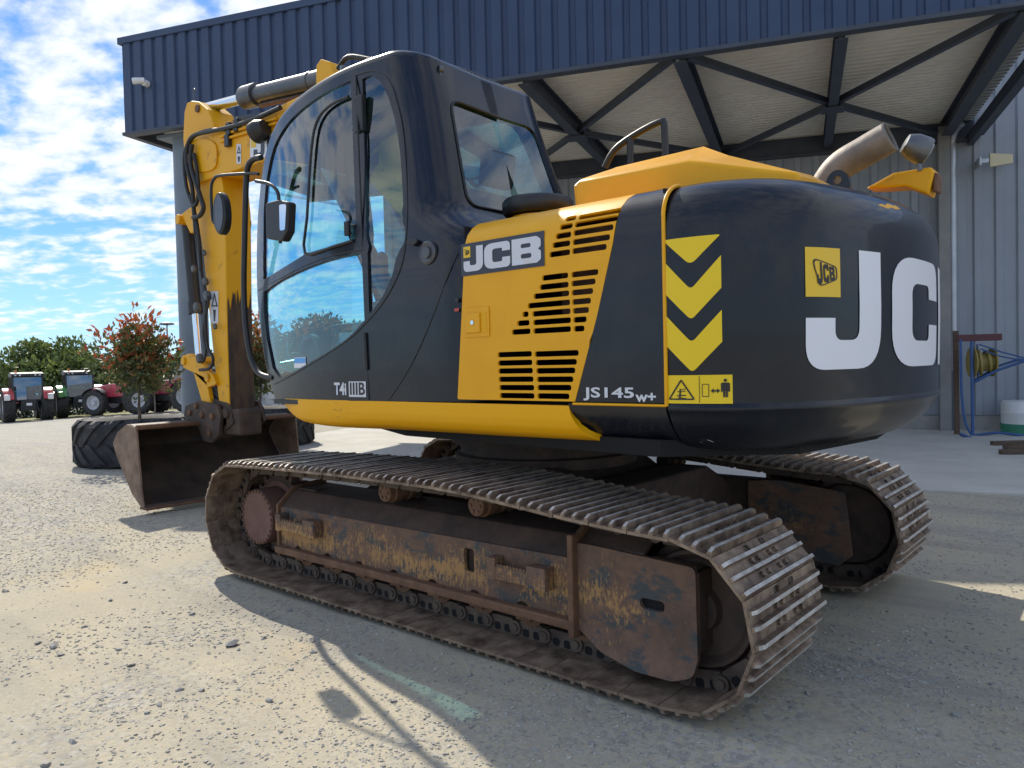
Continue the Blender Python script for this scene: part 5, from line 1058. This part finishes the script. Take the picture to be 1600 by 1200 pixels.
a = fp(1536, 566, SY+.12); mb = MB(); mb.lathe((a.x-.16, .16, a.z), (1, .15, 0), [(0, .06), (0, .26), (.02, .26), (.021, .15), (.30, .15), (.301, .24), (.32, .24), (.32, .06)], 26); rl = mb.obj('reel', 'hosereel', fr_, smooth=30)
mb = MB()
mb.tube([(a.x-.12+.02*i+.006*math.sin(i), .17+.21*math.cos(i*.9*1.0)*1.0*(.9+.1*math.sin(i*.37)), a.z+.21*math.sin(i*.9)*(.9+.1*math.sin(i*.37))) for i in np.arange(0, 13, .25)], .022, 6, 0); mb.obj('wound_hose', 'hosereel', rl, smooth=60)
mb = MB(); a = onB(1494, 516, SY+.5); b = onB(1496, 582, SY+.5); mb.box(-.04, .04, -.04, .04, 0, a.z-b.z+1.05); pb = mb.obj('timber_post', 'wood', bevel=.008); pb.matrix_world = BM @ Matrix.Translation((a.x, SY+.5, .012)) @ Matrix.Rotation(-.03, 4, 'X'); tag(pb, 'dark timber post leaning upright beside the blue reel stand', 'post')
a = onB(1592, 660, 4.9); tk = thing('water_tank', 'low white drum with a green base against the wall at the right edge', 'drum', BM @ Vector((a.x+.1, 4.9, .012)), BROT)
mb = MB(); mb.lathe((0, 0, 0), (0, 0, 1), [(0, .36), (.16, .37), (.17, .355)], 30); mb.obj('base', 'green_paint', tk, smooth=40)
mb = MB(); mb.lathe((0, 0, 0), (0, 0, 1), [(.16, .355), (.34, .36), (.35, .367), (.37, .367), (.38, .36), (.52, .355), (.55, .34), (.56, 0)], 30); mb.obj('tub', 'white', tk, smooth=40)
for k, (px_, py_, L_, a_) in enumerate(((1592, 690, .8, .35), (1600, 697, .6, .5), (1606, 704, .7, .25))):
    g = onp(px_, py_, 2, .06); mb = MB(); mb.box(-L_/2, L_/2, -.05, .05, -.03, .03); o = mb.obj('timber_offcut', 'wood', bevel=.006); o.location = (g.x, g.y, .045+.0*k); o.rotation_euler = (0, 0, BROT+a_); tag(o, ['weathered timber offcut lying nearest the blue reel stand', 'short timber offcut in the middle of the three on the apron', 'timber offcut nearest the viewer of the three on the apron'][k], 'timber', 'timber offcuts on the apron')
# ================================================================== TYRES AND TREES
def tyre_mesh(name, R, W, nl, m, parent=None, rim=.62, flat=True):
    mb = MB(); prof = [(-W*.42, R*rim), (-W*.5, R*.72), (-W*.5, R*.86), (-W*.44, R*.94), (-W*.2, R*.965), (W*.2, R*.965), (W*.44, R*.94), (W*.5, R*.86), (W*.5, R*.72), (W*.42, R*rim), (W*.36, R*.66), (W*.38, R*.84), (-W*.38, R*.84), (-W*.36, R*.66), (-W*.42, R*rim)]
    mb.lathe((0, 0, 0), (0, 0, 1), prof, 56, False); A = 2*math.pi/nl
    for k in range(nl):
        for s in (-1, 1):
            a0 = (k+(.5 if s > 0 else 0))*A; V = []
            for t in np.linspace(0, 1, 5):
                h = s*W*(-.02+.53*t); a = a0+t*A*1.15; rr = R*(.965-.11*max(0, (t-.7)/.3)**1.5); hw = A*(.16+.05*t)
                for (da, r) in ((-hw*1.25, rr-.01), (-hw, R*(1.0-.09*max(0, (t-.8)/.2))), (hw, R*(1.0-.09*max(0, (t-.8)/.2))), (hw*1.25, rr-.01)): V.append((r*math.cos(a+da), r*math.sin(a+da), h))
            mb.add(V, [(j*4+q, j*4+q+1, j*4+q+5, j*4+q+4) for j in range(4) for q in range(3)]+[(0, 1, 2, 3), (16, 19, 18, 17)])
    return mb.obj(name, m, parent, smooth=35)
tA = gpt(221, 722); t1 = tyre_mesh('planter_tyre', .93, .70, 20, 'tyre_dusty'); t1.location = (tA.x, tA.y, .34); t1.rotation_euler = (0, 0, .3); tag(t1, 'big worn tractor tyre lying flat as a planter just left of the bucket', 'tyre', 'tractor tyres used as planters')
v = ray(408, 600); tB = CAM_POS+v*13.9; t2 = t1.copy(); COL.objects.link(t2); t2.location = (tB.x, tB.y, .34); t2.rotation_euler = (0, 0, 1.3); t2['label'] = 'second tractor tyre planter lying behind the bucket, between stick and cab'
def soil(t, lab):
    mb = MB(); mb.lathe((0, 0, 0), (0, 0, 1), [(0, .66), (.2, .64), (.27, .3), (.29, 0)], 26); o = mb.obj('planter_soil', mat('soil', (.10, .075, .05), (.22, .17, .11), 9, .95, bump=.5), smooth=40); o.location = (t.location.x, t.location.y, .02+.27); o['kind'] = 'structure'
soil(t1, ''); soil(t2, '')
def leaves(name, clusters, n, size, m, parent, loc=(0, 0, 0), seed=1, asp=.45, droop=.2, solid=.62):
    """leaf-sized quads spread in lumpy clusters; tone = random value that drives each leaf's own colour"""
    r = np.random.default_rng(seed); C = np.array([c[:3] for c in clusters]); Rr = np.array([c[3:6] for c in clusters]); w = Rr.prod(1)**.7; w /= w.sum(); k = r.choice(len(C), n, p=w)
    d = r.normal(size=(n, 3)); d /= np.linalg.norm(d, axis=1)[:, None]; rad = (solid+(1-solid)*r.random(n))**.8*(1+.14*r.normal(size=n)); P = C[k]+d*Rr[k]*rad[:, None]
    t = d+r.normal(size=(n, 3))*.8+np.array([0, 0, .35]); t /= np.linalg.norm(t, axis=1)[:, None]; b = np.cross(t, r.normal(size=(n, 3))); b /= np.linalg.norm(b, axis=1)[:, None]; s = size*(.65+.7*r.random(n))[:, None]; nn = np.cross(t, b)
    q = np.stack([P-t*s*.1, P+t*s*.4+b*s*asp*.5+nn*s*.06, P+t*s*1.0-nn*s*.1*droop, P+t*s*.4-b*s*asp*.5+nn*s*.06], 1).reshape(-1, 3)
    F = np.arange(4*n).reshape(n, 4); me = bpy.data.meshes.new(name); me.from_pydata(q.tolist(), [], F.tolist()); me.materials.append(M[m])
    tone = np.clip(.5+.5*(r.random(len(C))[k]-.5)+.45*(r.random(n)-.5)+.12*d[:, 2], 0, 1); at = me.attributes.new('tone', 'FLOAT', 'FACE'); at.data.foreach_set('value', tone.astype(np.float32))  # random per leaf and cluster, rising towards the top of each cluster
    o = bpy.data.objects.new(name, me); COL.objects.link(o); o.location = loc; o['kind'] = 'stuff'
    if parent: o.parent = parent
    return o
def lobes(c, rad, n, seed, spread=.62, sz=.45):
    r = np.random.default_rng(seed); out = []
    for _ in range(n):
        d = r.normal(size=3); d /= np.linalg.norm(d); out.append((*(np.array(c)+d*np.array(rad)*spread*r.random()**.4), *(np.array(rad)*sz*r.uniform(.7, 1.3))))
    return out
def branchy(mb, base, top, r0, rad, n, seed):
    r = np.random.default_rng(seed); b, t = Vector(base), Vector(top); pts = [b.lerp(t, k/5)+Vector((r.normal()*r0*.5, r.normal()*r0*.5, 0))*(1 if 0 < k else 0) for k in range(6)]
    for k in range(5): mb.cyl(pts[k], pts[k+1], r0*(1-.13*k), r0*(1-.13*(k+1)), 8, k == 0)
    for _ in range(n):
        d = Vector((r.normal(), r.normal(), abs(r.normal())*.8)).normalized(); s = b.lerp(t, r.uniform(.72, 1)); e = s+Vector((d.x*rad[0], d.y*rad[1], d.z*rad[2]))*.8; m = s.lerp(e, .5)+Vector((0, 0, .05*rad[2])); mb.cyl(s, m, r0*.38, r0*.26, 6, False); mb.cyl(m, e, r0*.26, r0*.1, 6, False)
def photinia(loc, label, h, tr, rad, seed, leaf=.095, n1=2300, n2=520, top=True):
    t = thing('photinia_tree', label, 'tree', loc, 0, 'young photinia trees'); c = (0, 0, tr+rad[2]*.9); mb = MB(); branchy(mb, (.05, 0, -.2), (0, 0, tr+rad[2]*.5), .035*h/2.4, rad, 14, seed); mb.obj('trunk', 'bark', t, smooth=50)
    lb = lobes(c, rad, 16, seed, .7, .42); leaves('crown', lb, n1, leaf, 'leaf_photinia', t, seed=seed)
    up = [(x, y, z+rad[2]*.25, a*1.05, b*1.05, cc*.8) for x, y, z, a, b, cc in lb if z > c[2]-rad[2]*.15]+([(-.05*rad[0], 0, c[2]+rad[2]*1.05, rad[0]*.28, rad[1]*.28, rad[2]*.35), (rad[0]*.45, .1, c[2]+rad[2]*.75, rad[0]*.25, rad[1]*.25, rad[2]*.3)] if top else [])
    leaves('young_growth', up, n2, leaf*1.15, 'leaf_red', t, seed=seed+5, solid=.8); return t
photinia((tA.x, tA.y, .52), 'small photinia with red young leaves growing in the tyre left of the bucket', 2.4, .42, (.64, .64, .66), 4)
tC = gpt(243, 648); photinia((tC.x, tC.y, tC.z), 'photinia on a thin pale trunk farther back, just left of the column', 3, 1.35, (.85, .85, .85), 9, .14, 1700, 380)
photinia((tB.x, tB.y, .52), 'photinia in the tyre planter seen between the stick and the cab', 2.4, .45, (.62, .62, .68), 14)
def bgtree(px, D, W, H, kind, seed, label, base=None, trunk=.2, n=9500, size=.30):
    v = ray(px, 600); p = CAM_POS+v*D; z = float(gz(p.x, p.y)); z = max(z, -2.4); t = thing('broadleaf_tree', label, 'tree', (p.x, p.y, z), 0, 'trees beyond the yard'); rad = (W/2, W/2, H*(1-trunk)/2); c = (0, 0, H*trunk+rad[2]*.95)
    mb = MB(); branchy(mb, (0, 0, -.3), (0, 0, H*.62), .05*H*.5, (rad[0]*.9, rad[1]*.9, rad[2]*.8), 10, seed); mb.obj('trunk', 'bark', t, smooth=50)
    leaves('crown', lobes(c, rad, 26, seed, .78, .40)+[(0, 0, c[2]-rad[2]*.3, rad[0]*.8, rad[1]*.8, rad[2]*.6)], n, size, kind, t, seed=seed, asp=.6, solid=.5)
TREES = [(82, 60, 7.4, 6.2, 'leaf_green', 21, 'broad bright green tree behind the leftmost tractor'), (128, 66, 4.6, 5.6, 'leaf_dark', 22, 'dark round tree right of the broad green one'), (8, 62, 3.8, 4.6, 'leaf_olive', 23, 'olive tree at the left edge of the picture'), (40, 70, 5.5, 5.0, 'leaf_green', 24, 'tree partly hidden behind the broad green tree'), (165, 62, 5.0, 4.2, 'leaf_green', 25, 'low green tree behind the photinia'), (225, 66, 5.5, 4.6, 'leaf_olive', 26, 'olive tree behind the crimson tractor'), (285, 60, 5, 4.3, 'leaf_green', 27, 'green tree behind the canopy column'), (350, 64, 6, 5.2, 'leaf_olive', 28, 'olive tree behind the excavator stick'), (400, 58, 5, 4.4, 'leaf_green', 29, 'green tree seen between stick and cab'),
         (455, 62, 6, 5.5, 'leaf_green', 30, 'green tree seen through the lower door glass, left of centre'), (515, 55, 6, 6.0, 'leaf_dark', 31, 'dark tree seen through the lower door glass'), (570, 60, 6, 5.5, 'leaf_green', 32, 'green tree seen through the rear of the door glass')]
for (px_, D_, W_, H_, k_, s_, lb_) in TREES: bgtree(px_, D_, W_, H_, k_, s_, lb_, size=.34)
# dark hedge behind the tractors
hv = []
for px_ in range(-60, 640, 14): p = CAM_POS+ray(px_, 600)*(53+random.uniform(-1, 1)); hv.append((p.x, p.y, max(-2.4, float(gz(p.x, p.y)))+.9, 1.0, 1.0, random.uniform(1.0, 1.5)))
hd = leaves('hedge', hv, 15000, .22, 'leaf_dark', None, seed=77, asp=.6, solid=.4); tag(hd, 'dark hedge running behind the row of tractors', 'hedge')
# dry grass verge under the tractors
mb = MB(); q = [CAM_POS+ray(px_, 600)*D_ for px_, D_ in ((-80, 46), (640, 42), (640, 54), (-80, 57))]; mb.add([(p.x, p.y, max(-2.4, float(gz(p.x, p.y)))+.03) for p in q], [(0, 1, 2, 3)]); o = mb.obj('verge', mat('dry_grass', (.30, .27, .12), (.16, .17, .06), .8, .95, bump=.4)); o['kind'] = 'structure'
p = CAM_POS+ray(264, 600)*58; lp = thing('street_lamp', 'thin grey lamp post rising behind the tractors', 'lamp post', (p.x, p.y, float(gz(p.x, p.y))))
mb = MB(); hL = 1.397+(578-505)/FPX*58-float(gz(p.x, p.y)); mb.cyl((0, 0, 0), (0, 0, hL), .09, .05, 10); mb.obj('post', 'steel_grey', lp, smooth=40)
mb = MB(); mb.lathe((0, 0, hL), (0, 0, 1), [(-.05, .1), (0, .55), (.12, .5), (.2, .15), (.22, 0)], 16); mb.obj('lamp_head', 'steel_grey', lp, smooth=40)
# ================================================================== TRACTORS
def tractor(label, px, D, head, paint, name='tractor', rimcol='rim', fender='white'):
    p = CAM_POS+ray(px, 600)*D; z = float(gz(p.x, p.y)); t = thing(name, label, 'tractor', (p.x, p.y, z), head, 'tractors parked across the yard')
    mb = MB(); hd_ = [(.35, 1.05), (.35, 1.85), (1.6, 1.80), (2.75, 1.62), (2.98, 1.35), (2.95, .95)]; mb.prism(rnd(hd_, .10, 3), -.40, .40); mb.obj('hood', paint, t, bevel=.06, seg=2)
    mb = MB(); mb.box(-.7, 2.6, -.28, .28, .62, 1.06); mb.box(-1.35, -.4, -.38, .38, .65, 1.25); mb.box(2.1, 2.5, -.75, .75, .62, .82); mb.box(-.2, .2, -.85, .85, .82, 1.05); mb.obj('chassis', 'black', t, bevel=.03)
    mb = MB(); mb.box(2.9, 3.02, -.32, .32, 1.0, 1.45); mb.obj('grille', 'hole', t, bevel=.02)
    cabp = [(-1.14, 1.25), (-1.0, 2.62), (.35, 2.62), (.62, 1.7), (.55, 1.15)]
    mb = MB(); mb.prism(cabp, -.72, .72); g = mb.obj('cab_glass', 'tractor_glass', t)
    mb = MB()
    for y in (-.73, .73):
        for a, b in zip(cabp, cabp[1:]+cabp[:1]): mb.cyl((a[0], y, a[1]), (b[0], y, b[1]), .05, n=8)
        mb.cyl((-.25, y, 1.2), (-.25, y, 2.6), .045, n=8)
    for a in cabp: mb.cyl((a[0], -.73, a[1]), (a[0], .73, a[1]), .045, n=8)
    mb.obj('cab_frame', 'black', t, smooth=40)
    mb = MB(); mb.prism(rnd([(-1.15, 2.62), (-1.12, 2.80), (-.3, 2.88), (.5, 2.80), (.58, 2.62)], .05, 3), -.80, .80); rf = mb.obj('cab_roof', paint if paint == 'tr_pink' else 'black', t, bevel=.05)
    for y in (-.6, -.38, .38, .6): mb = MB(); mb.cyl((-1.16, y, 2.71), (-1.19, y, 2.71), .055, n=12); mb.obj('work_light', 'lens', rf)
    mb = MB(); mb.cyl((-.9, .55, 2.85), (-.9, .55, 3.0), .06, .05, 12); mb.obj('beacon', 'amber', rf)
    mb = MB(); mb.prism([(-.2, 1.1), (-.25, 1.75), (.2, 1.75), (.25, 1.1)], -.28, .28); mb.obj('seat', 'seat', t, bevel=.05)
    for s in (-1, 1):
        fd_ = [(-.55+1.08*math.cos(a), .93+1.06*math.sin(a)) for a in np.linspace(.35, 2.75, 14)]+[(-.55+1.0*math.cos(a), .93+.98*math.sin(a)) for a in np.linspace(2.75, .35, 14)]
        mb = MB(); mb.prism(fd_, s*.72, s*1.22); f = mb.obj('fender', paint, t, smooth=30)
        mb = MB(); mb.box(-1.62, -1.40, s*1.06-.14, s*1.06+.14, 1.28, 1.62); mb.obj('tail_panel', fender, f, bevel=.03)
        for nm, x, R, W, yy, nl in (('rear_wheel', -.55, .93, .62, .95, 18), ('front_wheel', 2.3, .74, .48, .92, 16)):
            w = tyre_mesh(nm, R, W, nl, 'rubber', t, rim=.56); w.location = (x, s*yy, R-.02); w.rotation_euler = (math.pi/2, 0, 0)
            mb = MB(); mb.lathe((0, 0, 0), (0, 0, 1), [(-W*.40, 0), (-W*.40, R*.18), (-W*.10, R*.22), (-W*.05, R*.44), (-W*.40, R*.56), (-W*.43, R*.60), (W*.43, R*.60), (W*.40, R*.56), (W*.05, R*.44), (W*.10, R*.22), (W*.40, R*.18), (W*.40, 0)], 24); mb.obj('rim', rimcol, w, smooth=30)
        mb = MB(); ff = [(2.3+.86*math.cos(a), .72+.86*math.sin(a)) for a in np.linspace(.6, 2.4, 10)]+[(2.3+.82*math.cos(a), .72+.82*math.sin(a)) for a in np.linspace(2.4, .6, 10)]; mb.prism(ff, s*.72, s*1.14); mb.obj('front_fender', 'black', t, smooth=30)
    mb = MB(); mb.tube([(.55, -.5, 1.5), (.55, -.5, 2.5), (.5, -.5, 2.9)], .055); mb.obj('exhaust', 'steel_grey', t, smooth=50)
    for y in (-.42, .42): mb = MB(); mb.box(-1.75, -1.2, y-.03, y+.03, .62, .72); mb.cyl((-1.3, y*.9, 1.15), (-1.65, y, .70), .03); mb.obj('lift_arm', 'black', t)
    mb = MB(); mb.box(-1.40, -1.36, -.14, .14, .95, 1.10); mb.obj('plate', 'white', t)
    return t
M['tr_red'] = mat('red_tractor_paint', (.42, .045, .04), None, rough=.3, coat=.4); M['tr_crimson'] = mat('crimson_tractor_paint', (.30, .02, .06), None, rough=.3, coat=.4); M['tr_green'] = mat('green_tractor_paint', (.07, .24, .05), None, rough=.3, coat=.4); M['tr_blue'] = mat('blue_tractor_paint', (.03, .10, .25), None, rough=.3, coat=.4); M['tr_pink'] = mat('bright_red_paint', (.55, .07, .10), None, rough=.3, coat=.4); M['tr_black'] = mat('black_tractor_paint', (.03, .03, .035), None, rough=.35, coat=.3)
def hd(px): v = ray(px, 600); return math.atan2(v.y, v.x)
tractor('red tractor with white tail panels seen from behind at the left edge', 40, 44.5, hd(40)+.10, 'tr_red')
tractor('green tractor seen from behind, second from the left', 121, 47, hd(128)+.12, 'tr_green', fender='tr_green')
left = math.atan2(.653, .757)
tractor('bright red tractor facing left, its pale rimmed front wheel left of the photinia trunk', 219, 45, left-.15, 'tr_pink')
tractor('crimson tractor facing left with long hood, right of the photinia trunk', 292, 43.5, left-.12, 'tr_crimson')
tractor('blue tractor half hidden behind the excavator stick', 350, 48, left-.5, 'tr_blue')
tractor('black tractor seen in the gap between stick and cab', 462, 41, left-.1, 'tr_black')
tractor('dark green tractor parked nearest, seen through the lower door glass', 552, 24, left+.1, 'tr_green')
# ================================================================== LOOSE STONES one can pick out
def stones():
    spots = [(85, 1008, 24), (185, 1012, 12), (95, 1022, 12), (60, 1003, 14), (363, 1003, 26), (640, 1070-0, 10), (250, 1102, 16), (229, 1115, 12), (315, 1077, 14), (280, 1078, 16), (421, 1092, 16), (437, 1138, 12), (113, 1160, 18), (72, 1195, 20), (205, 1037, 14), (412, 992, 13), (173, 937-2, 11), (8, 921, 12), (132, 977, 10), (158, 1093, 9), (290, 1119, 9), (372, 1075, 9), (373, 1010, 9), (455, 1038, 12), (490, 1012, 12), (262, 1172, 9), (525, 1160, 9), (734, 1053, 14), (797, 1064, 12), (815, 1125, 14), (836, 1166, 14), (924, 1155, 16), (973, 1140, 12), (1015, 1186, 14), (1494, 1110, 18), (1180, 1152, 14), (1260, 1080, 12), (1350, 1135, 13), (615, 1096, 13), (560, 1015, 10), (452, 949, 12), (466, 970, 10), (330, 838, 9), (300, 955, 12), (195, 905, 11), (345, 1000, 9), (520, 1030, 9), (395, 1048, 8), (1420, 1020, 10), (1550, 1060, 12), (1320, 985, 9)]
    rows = ['far', 'middle', 'near']; zone = {}
    for i, (px_, py_, w) in enumerate(spots):
        side = 'in the bottom left corner' if px_ < 260 and py_ > 1080 else 'on the sunlit sand at the left edge' if px_ < 260 else 'on sunlit sand just left of the mirror shadow' if px_ < 540 and py_ > 1030 else 'on sunlit sand left of the track front' if px_ < 540 else 'in the shade beside the long track' if px_ < 900 else 'in the shade behind the track end' if px_ < 1290 else 'in the shade at the right edge'
        zone.setdefault(side, []).append(i)
    labs = {}; ORD = ['leftmost', 'second from left', 'third from left', 'fourth from left', 'fifth from left', 'sixth from left', 'seventh from left', 'eighth from left', 'ninth from left', 'tenth from left', 'eleventh from left', 'twelfth from left', 'thirteenth from left', 'fourteenth from left', 'fifteenth from left', 'sixteenth from left', 'seventeenth from left', 'eighteenth from left']
    for z_, L in zone.items():
        L.sort(key=lambda i: spots[i][0])
        for q, i in enumerate(L): labs[i] = ('large' if spots[i][2] > 17 else 'small' if spots[i][2] < 11 else 'medium')+' stone '+z_+', '+ORD[q]
    pr = []
    for k in range(6):
        V, F = rock(np.random.default_rng(40+k), 16); mb = MB(); mb.add((V*np.array([1.25, .9, .62])).tolist(), F); me = mb.obj('stone', 'stone', bevel=0); pr.append(me)
    for k, (px_, py_, w) in enumerate(spots):
        g = onp(px_, py_, 2, .0); D = (g-CAM_POS).dot(_d); s = w/FPX*D*.42; o = pr[k % 6] if k < 6 else pr[k % 6].copy()
        if k >= 6: COL.objects.link(o)
        o.location = (g.x, g.y, s*.22+float(relief(np.array([g.x]), np.array([g.y]))[0])); o.scale = (s, s, s); o.rotation_euler = (random.uniform(-.2, .2), random.uniform(-.2, .2), random.uniform(0, 6.28)); tag(o, labs[k], 'stone', 'loose stones on the yard')
stones()
